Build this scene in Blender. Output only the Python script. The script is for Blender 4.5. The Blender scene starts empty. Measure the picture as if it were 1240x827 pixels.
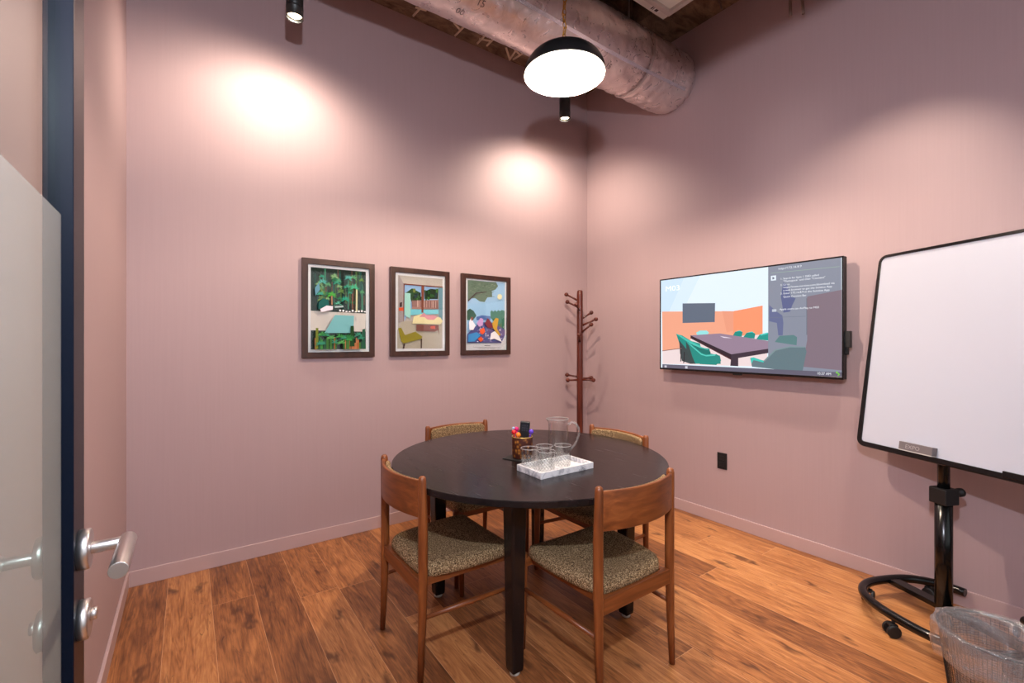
import bpy, bmesh, math, random
from mathutils import Vector, Matrix, noise
random.seed(7)
PI = math.pi
scene = bpy.context.scene
COL = scene.collection

# ------------------------------------------------------------------ helpers
def lin(c, a=1.0):
    o = []
    for v in c:
        v = v / 255.0
        o.append(v / 12.92 if v <= 0.04045 else ((v + 0.055) / 1.055) ** 2.4)
    return (o[0], o[1], o[2], a)

def mat(name, col=(200, 200, 200), rough=0.5, metal=0.0, spec=0.5, emis=None, estr=0.0, coat=0.0):
    m = bpy.data.materials.new(name); m.use_nodes = True
    b = m.node_tree.nodes['Principled BSDF']
    b.inputs['Base Color'].default_value = lin(col)
    b.inputs['Roughness'].default_value = rough
    b.inputs['Metallic'].default_value = metal
    b.inputs['Specular IOR Level'].default_value = spec
    b.inputs['Coat Weight'].default_value = coat
    if emis:
        b.inputs['Emission Color'].default_value = lin(emis)
        b.inputs['Emission Strength'].default_value = estr
    return m

def N(m, typ, **kw):
    n = m.node_tree.nodes.new(typ)
    for k, v in kw.items():
        if k in n.inputs: n.inputs[k].default_value = v
        else: setattr(n, k, v)
    return n
def L(m, a, b): m.node_tree.links.new(a, b)
def P(m): return m.node_tree.nodes['Principled BSDF']

def ramp(m, fac, stops):
    r = N(m, 'ShaderNodeValToRGB')
    el = r.color_ramp.elements
    while len(el) < len(stops): el.new(0.5)
    for e, (p, c) in zip(el, stops):
        e.position = p; e.color = lin(c) if max(c) > 1.01 else (c[0], c[1], c[2], 1)
    L(m, fac, r.inputs['Fac'])
    return r

def mapping(m, scale=(1, 1, 1), coord='Object'):
    t = N(m, 'ShaderNodeTexCoord'); mp = N(m, 'ShaderNodeMapping')
    mp.inputs['Scale'].default_value = scale
    L(m, t.outputs[coord], mp.inputs['Vector'])
    return mp.outputs['Vector']

def noise_tex(m, vec, scale, detail=4, rough=0.55, dist=0.0):
    n = N(m, 'ShaderNodeTexNoise')
    n.inputs['Scale'].default_value = scale; n.inputs['Detail'].default_value = detail
    n.inputs['Roughness'].default_value = rough; n.inputs['Distortion'].default_value = dist
    if vec is not None: L(m, vec, n.inputs['Vector'])
    return n.outputs['Fac']

def bump(m, h, strength=0.2, dist=0.01):
    b = N(m, 'ShaderNodeBump'); b.inputs['Strength'].default_value = strength; b.inputs['Distance'].default_value = dist
    L(m, h, b.inputs['Height']); L(m, b.outputs['Normal'], P(m).inputs['Normal'])
    return b

def wood(name, dark, midc, light, axis='z', rough=0.38, scale=1.0):
    m = mat(name, midc, rough)
    s = {'x': (1.2, 14, 14), 'y': (14, 1.2, 14), 'z': (14, 14, 1.2)}[axis]
    v = mapping(m, tuple(q * scale for q in s))
    f = noise_tex(m, v, 3.0, 5, 0.5, 0.5)
    r = ramp(m, f, [(0.22, dark), (0.5, midc), (0.8, light)])
    L(m, r.outputs['Color'], P(m).inputs['Base Color'])
    bump(m, f, 0.08, 0.002)
    return m

def thin_glass(name, tint=(255, 255, 255), refl=0.06, rough=0.02, edge=0.5, haze=0.0, hazecol=(230, 230, 230), wrinkle=0.0):
    """thin pane / thin wall glass: transparent with fresnel reflections, optional haze"""
    m = bpy.data.materials.new(name); m.use_nodes = True
    nt = m.node_tree; nt.nodes.remove(nt.nodes['Principled BSDF'])
    out = nt.nodes['Material Output']
    tr = N(m, 'ShaderNodeBsdfTransparent'); tr.inputs['Color'].default_value = lin(tint)
    gl = N(m, 'ShaderNodeBsdfGlossy'); gl.inputs['Roughness'].default_value = rough
    lw = N(m, 'ShaderNodeLayerWeight'); lw.inputs['Blend'].default_value = 0.25
    if wrinkle:
        nf = noise_tex(m, mapping(m, (1, 1, 0.6)), 34, 4, 0.6, 2.0)
        bb = N(m, 'ShaderNodeBump'); bb.inputs['Strength'].default_value = wrinkle; bb.inputs['Distance'].default_value = 0.01
        L(m, nf, bb.inputs['Height']); L(m, bb.outputs['Normal'], gl.inputs['Normal']); L(m, bb.outputs['Normal'], lw.inputs['Normal'])
    ma = N(m, 'ShaderNodeMath', operation='MULTIPLY_ADD'); ma.inputs[1].default_value = edge; ma.inputs[2].default_value = refl
    L(m, lw.outputs['Facing'], ma.inputs[0])
    mx = N(m, 'ShaderNodeMixShader'); L(m, ma.outputs[0], mx.inputs[0])
    base = tr.outputs[0]
    if haze > 0:
        df = N(m, 'ShaderNodeBsdfDiffuse'); df.inputs['Color'].default_value = lin(hazecol)
        tl = N(m, 'ShaderNodeBsdfTranslucent'); tl.inputs['Color'].default_value = lin(hazecol)
        m1 = N(m, 'ShaderNodeMixShader'); m1.inputs[0].default_value = 0.5
        L(m, df.outputs[0], m1.inputs[1]); L(m, tl.outputs[0], m1.inputs[2])
        m2 = N(m, 'ShaderNodeMixShader'); m2.inputs[0].default_value = haze
        L(m, tr.outputs[0], m2.inputs[1]); L(m, m1.outputs[0], m2.inputs[2])
        base = m2.outputs[0]
    L(m, base, mx.inputs[1]); L(m, gl.outputs[0], mx.inputs[2])
    L(m, mx.outputs[0], out.inputs['Surface'])
    return m

# mesh building ----------------------------------------------------------
def add_box(bm, x0, x1, y0, y1, z0, z1, mi=0, M=None):
    vs = [bm.verts.new(Vector(p) if M is None else M @ Vector(p)) for p in
          [(x0, y0, z0), (x1, y0, z0), (x1, y1, z0), (x0, y1, z0), (x0, y0, z1), (x1, y0, z1), (x1, y1, z1), (x0, y1, z1)]]
    for f in [(0, 3, 2, 1), (4, 5, 6, 7), (0, 1, 5, 4), (1, 2, 6, 5), (2, 3, 7, 6), (3, 0, 4, 7)]:
        bm.faces.new([vs[i] for i in f]).material_index = mi

def add_tube(bm, pts, rad, seg=16, closed=False, caps=True, mi=0, squash=None):
    """swept round tube through pts; rad scalar or list"""
    pts = [Vector(p) for p in pts]; n = len(pts)
    rs = rad if isinstance(rad, (list, tuple)) else [rad] * n
    tang = []
    for i in range(n):
        if closed: t = pts[(i + 1) % n] - pts[i - 1]
        elif i == 0: t = pts[1] - pts[0]
        elif i == n - 1: t = pts[-1] - pts[-2]
        else: t = pts[i + 1] - pts[i - 1]
        tang.append(t.normalized())
    up = Vector((0, 0, 1)) if abs(tang[0].z) < 0.9 else Vector((1, 0, 0))
    u = tang[0].cross(up).normalized()
    rings = []
    for i in range(n):
        u = (u - tang[i] * u.dot(tang[i])).normalized(); v = tang[i].cross(u)
        rings.append([bm.verts.new(pts[i] + (u * math.cos(2 * PI * k / seg) + v * math.sin(2 * PI * k / seg)) * rs[i]) for k in range(seg)])
    m = n if closed else n - 1
    for i in range(m):
        a, b = rings[i], rings[(i + 1) % n]
        for k in range(seg):
            f = bm.faces.new([a[k], a[(k + 1) % seg], b[(k + 1) % seg], b[k]]); f.smooth = True; f.material_index = mi
    if caps and not closed:
        bm.faces.new(list(reversed(rings[0]))).material_index = mi
        bm.faces.new(rings[-1]).material_index = mi

def add_lathe(bm, prof, c=(0, 0, 0), seg=32, mi=0, smooth=True, closed=False):
    """prof: list of (r, z); r=0 makes a pole"""
    rings = []
    for r, z in prof:
        if r < 1e-6: rings.append([bm.verts.new((c[0], c[1], c[2] + z))])
        else: rings.append([bm.verts.new((c[0] + r * math.cos(2 * PI * k / seg), c[1] + r * math.sin(2 * PI * k / seg), c[2] + z)) for k in range(seg)])
    pairs = list(zip(rings[:-1], rings[1:]))
    if closed: pairs.append((rings[-1], rings[0]))
    for a, b in pairs:
        for k in range(seg):
            k2 = (k + 1) % seg
            if len(a) == 1 and len(b) == 1: continue
            if len(a) == 1: vs = [a[0], b[k2], b[k]]
            elif len(b) == 1: vs = [a[k], a[k2], b[0]]
            else: vs = [a[k], a[k2], b[k2], b[k]]
            f = bm.faces.new(vs); f.smooth = smooth; f.material_index = mi

def add_sphere(bm, c, r, seg=16, mi=0, sz=1.0):
    n = 10
    add_lathe(bm, [(r * math.sin(PI * i / n), -r * sz * math.cos(PI * i / n)) for i in range(n + 1)], c, seg, mi)

def finish(bm, name, mats, parent=None, bevel=0, kind=None, loc=None, sub=0, bseg=2):
    bmesh.ops.recalc_face_normals(bm, faces=bm.faces[:])
    me = bpy.data.meshes.new(name); bm.to_mesh(me); bm.free()
    for m in (mats if isinstance(mats, (list, tuple)) else [mats]): me.materials.append(m)
    o = bpy.data.objects.new(name, me); COL.objects.link(o)
    if parent is not None: o.parent = parent
    if loc is not None: o.location = loc
    if bevel:
        b = o.modifiers.new('bevel', 'BEVEL'); b.width = bevel; b.segments = bseg; b.limit_method = 'ANGLE'; b.angle_limit = math.radians(40)
    if sub:
        s = o.modifiers.new('sub', 'SUBSURF'); s.levels = sub; s.render_levels = sub
    if kind: o['kind'] = kind
    return o

def box(name, x0, x1, y0, y1, z0, z1, m, parent=None, bevel=0, kind=None, bseg=2):
    bm = bmesh.new(); add_box(bm, x0, x1, y0, y1, z0, z1)
    return finish(bm, name, m, parent, bevel, kind, bseg=bseg)

def tube(name, pts, rad, m, parent=None, seg=16, closed=False, bevel=0):
    bm = bmesh.new(); add_tube(bm, pts, rad, seg, closed)
    return finish(bm, name, m, parent, bevel)

def thing(name, label, cat, loc=(0, 0, 0), rz=0.0, group=None):
    o = bpy.data.objects.new(name, None); COL.objects.link(o)
    o.location = loc; o.rotation_euler = (0, 0, rz); o.empty_display_size = 0.1
    return tag(o, label, cat, group)
def tag(o, label, cat, group=None):
    o['label'] = label; o['category'] = cat
    if group: o['group'] = group
    return o
def dup(root, loc, rz, label, group=None):
    r = root.copy(); COL.objects.link(r); r.location = loc; r.rotation_euler = (0, 0, rz); r['label'] = label
    if group: r['group'] = group
    for ch in list(root.children):
        c = ch.copy(); COL.objects.link(c); c.parent = r
        for g in list(ch.children):
            d = g.copy(); COL.objects.link(d); d.parent = c
    return r

def flat_print(name, layers, place, parent, mat_for, step=0.0003):
    """coloured shapes printed on / shown by a flat surface. place(a,b,d) -> point d metres proud of the surface"""
    bm = bmesh.new(); mats = []; idx = {}
    for li, (c, poly) in enumerate(layers):
        if c not in idx: idx[c] = len(mats); mats.append(mat_for(c))
        f = bm.faces.new([bm.verts.new(place(a, b, li * step)) for a, b in poly]); f.material_index = idx[c]
    me = bpy.data.meshes.new(name); bm.to_mesh(me); bm.free()
    for m in mats: me.materials.append(m)
    o = bpy.data.objects.new(name, me); COL.objects.link(o); o.parent = parent
    return o

def text_mesh(name, txt, size, M, m, parent=None, warp=None, align='LEFT', bold=0.0, name_kind=None):
    cu = bpy.data.curves.new(name, 'FONT'); cu.body = txt; cu.size = size; cu.align_x = align; cu.offset = bold
    cu.resolution_u = 3
    t = bpy.data.objects.new(name + '_tmp', cu); COL.objects.link(t)
    bpy.context.view_layer.update()
    me = bpy.data.meshes.new_from_object(t.evaluated_get(bpy.context.evaluated_depsgraph_get()))
    bpy.data.objects.remove(t); bpy.data.curves.remove(cu)
    me.name = name
    for v in me.vertices:
        v.co = warp(v.co) if warp else M @ v.co
    me.materials.clear(); me.materials.append(m)
    o = bpy.data.objects.new(name, me); COL.objects.link(o)
    if parent is not None: o.parent = parent
    return o
PEND, SPOT1, SPOT2, SPOT3, SCREEN, FLASH, CORR, WORLD, EXPO = 4800.0, 66.0, 70.0, 8.0, 1.15, 140.0, 20.0, 0.08, -0.08
SPOTW = 95.0
POLYS = {
'F3': [
  ((150, 190, 225), [(1.791, 1.784), (2.154, 1.789), (2.14, 1.337), (2.107, 1.287), (1.783, 1.288)]),
  ((160, 200, 235), [(1.791, 1.784), (2.148, 1.789), (2.139, 1.346), (1.783, 1.294)]),
  ((80, 110, 175), [(1.871, 1.496), (1.922, 1.511), (2.005, 1.505), (2.005, 1.474), (1.871, 1.47)]),
  ((60, 95, 75), [(1.785, 1.541), (1.81, 1.559), (1.845, 1.543), (1.871, 1.505), (1.84, 1.469), (1.785, 1.468)]),
  ((60, 120, 90), [(2.003, 1.541), (2.016, 1.554), (2.032, 1.542), (2.048, 1.556), (2.064, 1.543), (2.08, 1.559), (2.096, 1.549), (2.113, 1.56), (2.143, 1.555), (2.141, 1.396), (2.069, 1.431), (2.005, 1.492)]),
  ((95, 120, 100), [(1.791, 1.784), (2.058, 1.785), (2.078, 1.755), (2.053, 1.726), (2.016, 1.71), (2.021, 1.662), (1.974, 1.657), (1.948, 1.618), (1.901, 1.62), (1.861, 1.644), (1.825, 1.642), (1.791, 1.623)]),
  ((70, 50, 55), [(1.789, 1.623), (1.861, 1.687), (1.963, 1.703), (1.963, 1.697), (1.866, 1.681), (1.789, 1.612)]),
  ((235, 230, 190), [(2.064, 1.669), (2.075, 1.687), (2.096, 1.691), (2.113, 1.676), (2.107, 1.653), (2.089, 1.643), (2.069, 1.651)]),
  ((95, 90, 150), [(1.783, 1.356), (1.84, 1.409), (1.911, 1.454), (2.005, 1.456), (2.091, 1.422), (2.141, 1.396), (2.139, 1.35), (2.102, 1.289), (1.783, 1.289)]),
  ((60, 130, 190), [(1.786, 1.356), (1.861, 1.374), (1.901, 1.349), (1.84, 1.3), (1.783, 1.296)]),
  ((225, 225, 235), [(1.791, 1.451), (1.815, 1.495), (1.825, 1.46), (1.85, 1.426), (1.83, 1.391), (1.793, 1.391)]),
  ((140, 80, 70), [(1.808, 1.486), (1.818, 1.495), (1.828, 1.485), (1.823, 1.465), (1.81, 1.464)]),
  ((190, 150, 200), [(1.861, 1.444), (1.896, 1.488), (1.922, 1.48), (1.917, 1.428), (1.881, 1.418)]),
  ((120, 50, 60), [(1.937, 1.446), (1.963, 1.49), (1.989, 1.465), (2.016, 1.412), (1.963, 1.411)]),
  ((190, 150, 60), [(2.005, 1.447), (2.042, 1.493), (2.069, 1.485), (2.053, 1.404), (2.091, 1.35), (2.069, 1.348), (2.016, 1.407)]),
  ((225, 225, 230), [(1.984, 1.314), (1.995, 1.367), (2.032, 1.385), (2.069, 1.35), (2.102, 1.296), (2.026, 1.323)]),
  ((235, 90, 50), [(1.889, 1.392), (1.927, 1.412), (1.94, 1.38), (1.917, 1.357), (1.893, 1.366)]),
  ((210, 85, 50), [(1.871, 1.322), (1.901, 1.34), (1.924, 1.314), (1.896, 1.296)]),
  ((60, 60, 60), [(1.932, 1.27), (1.989, 1.267), (1.989, 1.264), (1.932, 1.266)]),
  ((130, 130, 140), [(1.828, 1.257), (2.085, 1.251), (2.085, 1.248), (1.828, 1.255)]),
  ((130, 130, 140), [(1.876, 1.248), (2.037, 1.244), (2.037, 1.241), (1.876, 1.246)]),
],
'F2': [
  ((190, 178, 170), [(1.225, 1.774), (1.576, 1.771), (1.565, 1.247), (1.216, 1.25)]),
  ((185, 172, 155), [(1.251, 1.444), (1.565, 1.461), (1.563, 1.247), (1.216, 1.25), (1.216, 1.381)]),
  ((150, 185, 225), [(1.27, 1.709), (1.536, 1.706), (1.534, 1.54), (1.313, 1.54), (1.268, 1.444)]),
  ((35, 75, 30), [(1.279, 1.651), (1.327, 1.686), (1.395, 1.658), (1.395, 1.603), (1.322, 1.59), (1.313, 1.617)]),
  ((25, 50, 25), [(1.423, 1.669), (1.475, 1.693), (1.536, 1.69), (1.534, 1.62), (1.425, 1.614)]),
  ((170, 125, 115), [(1.322, 1.595), (1.536, 1.613), (1.536, 1.545), (1.327, 1.535)]),
  ((120, 205, 220), [(1.313, 1.534), (1.536, 1.538), (1.536, 1.507), (1.313, 1.491)]),
  ((165, 215, 205), [(1.268, 1.65), (1.313, 1.649), (1.313, 1.464), (1.268, 1.489)]),
  ((110, 150, 165), [(1.536, 1.706), (1.576, 1.705), (1.569, 1.443), (1.536, 1.498)]),
  ((120, 50, 35), [(1.26, 1.716), (1.573, 1.714), (1.573, 1.707), (1.268, 1.708), (1.26, 1.444), (1.256, 1.444)]),
  ((130, 65, 40), [(1.398, 1.709), (1.42, 1.708), (1.413, 1.512), (1.398, 1.512)]),
  ((165, 150, 150), [(1.225, 1.774), (1.26, 1.716), (1.257, 1.444), (1.225, 1.434)]),
  ((220, 85, 40), [(1.225, 1.541), (1.259, 1.544), (1.259, 1.52), (1.225, 1.519)]),
  ((60, 35, 35), [(1.231, 1.577), (1.249, 1.582), (1.247, 1.549), (1.231, 1.545)]),
  ((130, 75, 65), [(1.358, 1.424), (1.536, 1.423), (1.541, 1.348), (1.531, 1.385), (1.505, 1.374), (1.358, 1.378)]),
  ((235, 220, 170), [(1.337, 1.482), (1.395, 1.503), (1.552, 1.48), (1.573, 1.452), (1.547, 1.428), (1.327, 1.43)]),
  ((225, 150, 160), [(1.38, 1.479), (1.415, 1.512), (1.44, 1.495), (1.495, 1.497), (1.526, 1.484), (1.495, 1.461), (1.445, 1.463), (1.42, 1.48)]),
  ((215, 85, 60), [(1.47, 1.412), (1.505, 1.418), (1.51, 1.395), (1.47, 1.396)]),
  ((150, 135, 30), [(1.219, 1.394), (1.242, 1.399), (1.27, 1.346), (1.351, 1.372), (1.405, 1.336), (1.395, 1.319), (1.26, 1.285), (1.242, 1.301)]),
  ((70, 45, 40), [(1.26, 1.283), (1.272, 1.285), (1.265, 1.249), (1.253, 1.249)]),
  ((80, 55, 45), [(1.393, 1.321), (1.403, 1.323), (1.401, 1.25), (1.391, 1.25)]),
],
'F1': [
  ((22, 38, 30), [(0.645, 1.775), (0.997, 1.778), (0.987, 1.248), (0.637, 1.254)]),
  ((222, 208, 200), [(0.64, 1.497), (0.992, 1.491), (0.989, 1.367), (0.638, 1.372)]),
  ((110, 170, 175), [(0.781, 1.473), (0.903, 1.471), (0.898, 1.357), (0.716, 1.355)]),
  ((15, 85, 80), [(0.678, 1.507), (0.682, 1.552), (0.707, 1.579), (0.738, 1.569), (0.746, 1.528), (0.744, 1.51)]),
  ((90, 140, 160), [(0.657, 1.64), (0.682, 1.678), (0.689, 1.633), (0.661, 1.591)]),
  ((150, 110, 80), [(0.756, 1.597), (0.765, 1.597), (0.766, 1.538), (0.758, 1.538)]),
  ((190, 190, 150), [(0.915, 1.648), (0.926, 1.649), (0.925, 1.498), (0.914, 1.498)]),
  ((120, 80, 60), [(0.889, 1.619), (0.895, 1.619), (0.895, 1.507), (0.889, 1.506)]),
  ((160, 180, 180), [(0.779, 1.531), (0.832, 1.537), (0.835, 1.525), (0.779, 1.519)]),
  ((225, 215, 225), [(0.69, 1.508), (0.729, 1.532), (0.768, 1.529), (0.766, 1.506), (0.695, 1.488)]),
  ((20, 60, 25), [(0.877, 1.403), (0.898, 1.404), (0.903, 1.268), (0.871, 1.268)]),
  ((110, 120, 40), [(0.661, 1.386), (0.676, 1.386), (0.674, 1.254), (0.658, 1.254)]),
  ((30, 80, 60), [(0.954, 1.381), (0.973, 1.386), (0.973, 1.253), (0.951, 1.252)]),
],
'TV': [
  ((240, 165, 135), [(2.224, 1.533), (1.655, 1.505), (1.655, 1.322), (1.969, 1.324), (2.048, 1.247), (2.22, 1.225)]),
  ((245, 150, 110), [(1.655, 1.505), (1.461, 1.531), (1.461, 1.346), (1.655, 1.322)]),
  ((235, 215, 215), [(2.22, 1.225), (2.048, 1.247), (1.969, 1.324), (1.444, 1.345), (1.426, 1.14), (2.22, 1.126)]),
  ((98, 108, 125), [(2.043, 1.584), (1.785, 1.569), (1.788, 1.436), (2.043, 1.438)]),
  ((150, 225, 225), [(1.931, 1.365), (1.901, 1.379), (1.849, 1.378), (1.832, 1.364), (1.842, 1.346), (1.924, 1.345)]),
  ((25, 140, 130), [(1.658, 1.339), (1.642, 1.365), (1.61, 1.375), (1.59, 1.362), (1.597, 1.332)]),
  ((25, 140, 130), [(1.587, 1.327), (1.565, 1.357), (1.528, 1.366), (1.507, 1.35), (1.513, 1.319)]),
  ((30, 150, 140), [(1.501, 1.315), (1.479, 1.346), (1.432, 1.357), (1.401, 1.342), (1.406, 1.303)]),
  ((150, 128, 148), [(1.977, 1.345), (1.75, 1.356), (1.54, 1.322), (1.308, 1.285), (1.308, 1.271), (1.668, 1.213)]),
  ((48, 36, 46), [(1.977, 1.345), (1.668, 1.213), (1.668, 1.174), (1.977, 1.324)]),
  ((62, 50, 62), [(1.668, 1.213), (1.42, 1.255), (1.42, 1.228), (1.62, 1.189), (1.62, 1.134), (1.675, 1.135)]),
  ((30, 140, 130), [(2.097, 1.357), (2.048, 1.346), (1.969, 1.303), (1.901, 1.286), (1.894, 1.256), (1.828, 1.25), (1.82, 1.216), (1.75, 1.202), (1.743, 1.145), (1.939, 1.138), (2.008, 1.212), (2.064, 1.268)]),
  ((60, 70, 72), [(2.072, 1.311), (2.008, 1.24), (1.939, 1.138), (1.977, 1.136), (2.048, 1.155), (2.064, 1.211)]),
  ((134, 140, 156), [(1.426, 1.782), (1.028, 1.774), (1.019, 1.121), (1.426, 1.128)]),
  ((128, 112, 124), [(1.202, 1.568), (1.026, 1.592), (1.02, 1.137), (1.228, 1.149), (1.202, 1.308)]),
  ((92, 100, 140), [(1.335, 1.667), (1.313, 1.648), (1.292, 1.576), (1.265, 1.562), (1.286, 1.517), (1.297, 1.483), (1.335, 1.479), (1.35, 1.58)]),
  ((100, 108, 145), [(1.42, 1.532), (1.374, 1.487), (1.341, 1.462), (1.335, 1.415), (1.339, 1.338), (1.365, 1.338), (1.374, 1.416), (1.42, 1.429)]),
  ((90, 128, 130), [(1.386, 1.297), (1.358, 1.335), (1.276, 1.34), (1.257, 1.326), (1.26, 1.277)]),
  ((98, 120, 128), [(1.54, 1.191), (1.491, 1.186), (1.444, 1.176), (1.386, 1.249), (1.297, 1.271), (1.213, 1.269), (1.205, 1.241), (1.228, 1.115), (1.528, 1.135)]),
  ((98, 95, 112), [(2.22, 1.124), (1.02, 1.126), (1.019, 1.094), (2.22, 1.09)]),
],
}
# ------------------------------------------------------------------ room dimensions (metres)
XL, XR, YB, YF, ZC = -0.266, 3.11, 3.144, -0.02, 3.66
# ------------------------------------------------------------------ materials
WALLC = (206, 168, 164)
def wall_material():
    m = mat('pink_wall', WALLC, 0.55, spec=0.3)
    v = mapping(m, (1, 1, 0.02)); f = noise_tex(m, v, 120, 2)
    r = ramp(m, f, [(0.3, (176, 151, 152)), (0.7, (178, 153, 154))])
    L(m, r.outputs['Color'], P(m).inputs['Base Color'])
    f2 = noise_tex(m, mapping(m), 90, 3); bump(m, f2, 0.05, 0.003)
    return m
M_wall = wall_material()
M_base = mat('pink_skirting_paint', (188, 160, 158), 0.35)
M_seal = mat('pale_caulk', (215, 185, 170), 0.7)

def floor_material():
    m = mat('oak_planks', (170, 100, 55), 0.36, spec=0.45)
    tc = N(m, 'ShaderNodeTexCoord'); sp = N(m, 'ShaderNodeSeparateXYZ'); L(m, tc.outputs['Object'], sp.inputs[0])
    def math_(op, a, b=None, c=None):
        n = N(m, 'ShaderNodeMath', operation=op)
        for i, q in enumerate([a, b, c]):
            if q is None: continue
            if isinstance(q, (int, float)): n.inputs[i].default_value = q
            else: L(m, q, n.inputs[i])
        return n.outputs[0]
    W, LEN = 0.184, 1.75
    xs = math_('DIVIDE', math_('ADD', sp.outputs['X'], 0.088 + W * 5), W)
    row = math_('FLOOR', xs); fx = math_('FRACT', xs)
    wn = N(m, 'ShaderNodeTexWhiteNoise', noise_dimensions='1D'); L(m, row, wn.inputs['W'])
    ys = math_('ADD', math_('DIVIDE', sp.outputs['Y'], LEN), math_('MULTIPLY', wn.outputs['Value'], 7.0))
    colm = math_('FLOOR', ys); fy = math_('FRACT', ys)
    cb = N(m, 'ShaderNodeCombineXYZ'); L(m, row, cb.inputs[0]); L(m, colm, cb.inputs[1])
    wn2 = N(m, 'ShaderNodeTexWhiteNoise', noise_dimensions='3D'); L(m, cb.outputs[0], wn2.inputs['Vector'])
    # grain coordinates: stretched along y, shifted per board
    off = N(m, 'ShaderNodeVectorMath', operation='SCALE'); L(m, wn2.outputs['Color'], off.inputs[0]); off.inputs['Scale'].default_value = 40
    ad = N(m, 'ShaderNodeVectorMath', operation='ADD'); L(m, tc.outputs['Object'], ad.inputs[0]); L(m, off.outputs[0], ad.inputs[1])
    mp = N(m, 'ShaderNodeMapping'); mp.inputs['Scale'].default_value = (9, 1.1, 1); L(m, ad.outputs[0], mp.inputs['Vector'])
    g1 = noise_tex(m, mp.outputs[0], 2.2, 8, 0.62, 1.6)
    mp2 = N(m, 'ShaderNodeMapping'); mp2.inputs['Scale'].default_value = (60, 3, 1); L(m, ad.outputs[0], mp2.inputs['Vector'])
    g2 = noise_tex(m, mp2.outputs[0], 3.0, 6, 0.6, 0.4)
    mp3 = N(m, 'ShaderNodeMapping'); mp3.inputs['Scale'].default_value = (3.2, 1.6, 1); L(m, ad.outputs[0], mp3.inputs['Vector'])
    g3 = noise_tex(m, mp3.outputs[0], 1.6, 3, 0.5, 0.8)
    mpr = N(m, 'ShaderNodeMapping'); mpr.inputs['Scale'].default_value = (6.5, 0.75, 1); L(m, ad.outputs[0], mpr.inputs['Vector'])
    g4 = noise_tex(m, mpr.outputs[0], 1.5, 2, 0.45, 0.9)
    rings = math_('MULTIPLY', math_('SINE', math_('MULTIPLY', g4, 95.0)), 0.028)
    comb = math_('ADD', rings, math_('ADD', math_('MULTIPLY', g1, 0.40), math_('ADD', math_('MULTIPLY', g2, 0.40), math_('MULTIPLY', g3, 0.20))))
    tone = math_('ADD', comb, math_('MULTIPLY', math_('SUBTRACT', wn2.outputs['Value'], 0.5), 0.20))
    r = ramp(m, tone, [(0.28, (84, 48, 27)), (0.42, (132, 80, 44)), (0.54, (168, 108, 62)), (0.70, (200, 140, 86))])
    # knots
    mpk = N(m, 'ShaderNodeMapping'); mpk.inputs['Scale'].default_value = (6.5, 2.6, 1); L(m, ad.outputs[0], mpk.inputs['Vector'])
    nk = N(m, 'ShaderNodeTexNoise'); nk.inputs['Scale'].default_value = 3; L(m, mpk.outputs[0], nk.inputs['Vector'])
    vm = N(m, 'ShaderNodeVectorMath', operation='MULTIPLY_ADD'); L(m, nk.outputs['Color'], vm.inputs[0]); vm.inputs[1].default_value = (0.7, 0.7, 0); L(m, mpk.outputs[0], vm.inputs[2])
    vo = N(m, 'ShaderNodeTexVoronoi'); vo.inputs['Scale'].default_value = 1.0; vo.voronoi_dimensions = '2D'; L(m, vm.outputs[0], vo.inputs['Vector'])
    wk = N(m, 'ShaderNodeMath', operation='GREATER_THAN'); sc = N(m, 'ShaderNodeSeparateColor'); L(m, vo.outputs['Color'], sc.inputs[0]); L(m, sc.outputs[0], wk.inputs[0]); wk.inputs[1].default_value = 0.45
    kr = ramp(m, vo.outputs['Distance'], [(0.04, (1, 1, 1)), (0.17, (0, 0, 0))])
    kf = math_('MULTIPLY', math_('MULTIPLY', kr.outputs['Color'], wk.outputs[0]), 0.80)
    mk = N(m, 'ShaderNodeMix', data_type='RGBA'); L(m, kf, mk.inputs['Factor']); L(m, r.outputs['Color'], mk.inputs['A']); mk.inputs['B'].default_value = lin((78, 44, 26))
    # dark splits running with the grain
    mpc = N(m, 'ShaderNodeMapping'); mpc.inputs['Scale'].default_value = (10, 1.0, 1); L(m, ad.outputs[0], mpc.inputs['Vector'])
    cr = noise_tex(m, mpc.outputs[0], 2.4, 3, 0.5, 1.2)
    crr = ramp(m, math_('ABSOLUTE', math_('SUBTRACT', cr, 0.5)), [(0.0, (1, 1, 1)), (0.006, (0, 0, 0))])
    cm = noise_tex(m, mp3.outputs[0], 2.7, 2, 0.5)
    cmr = ramp(m, cm, [(0.54, (0, 0, 0)), (0.60, (1, 1, 1))])
    cf = math_('MULTIPLY', math_('MULTIPLY', crr.outputs['Color'], cmr.outputs['Color']), 0.8)
    mc = N(m, 'ShaderNodeMix', data_type='RGBA'); L(m, cf, mc.inputs['Factor']); L(m, mk.outputs['Result'], mc.inputs['A']); mc.inputs['B'].default_value = lin((62, 40, 30))
    # joints, with the glint of the plank bevels painted in as pale colour
    ex = math_('MINIMUM', fx, math_('SUBTRACT', 1.0, fx)); ey = math_('MINIMUM', fy, math_('SUBTRACT', 1.0, fy))
    jx = math_('LESS_THAN', math_('MULTIPLY', ex, W), 0.0011); jy = math_('LESS_THAN', math_('MULTIPLY', ey, LEN), 0.0011)
    j = math_('MAXIMUM', jx, jy)
    mj = N(m, 'ShaderNodeMix', data_type='RGBA'); L(m, math_('MULTIPLY', j, 0.6), mj.inputs['Factor']); L(m, mc.outputs['Result'], mj.inputs['A']); mj.inputs['B'].default_value = lin((215, 160, 115))
    L(m, mj.outputs['Result'], P(m).inputs['Base Color'])
    rr = math_('ADD', math_('MULTIPLY', g2, 0.18), 0.30); L(m, rr, P(m).inputs['Roughness'])
    bh = math_('SUBTRACT', math_('MULTIPLY', comb, 0.5), math_('MULTIPLY', j, 0.6))
    bump(m, bh, 0.22, 0.002)
    return m
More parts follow.
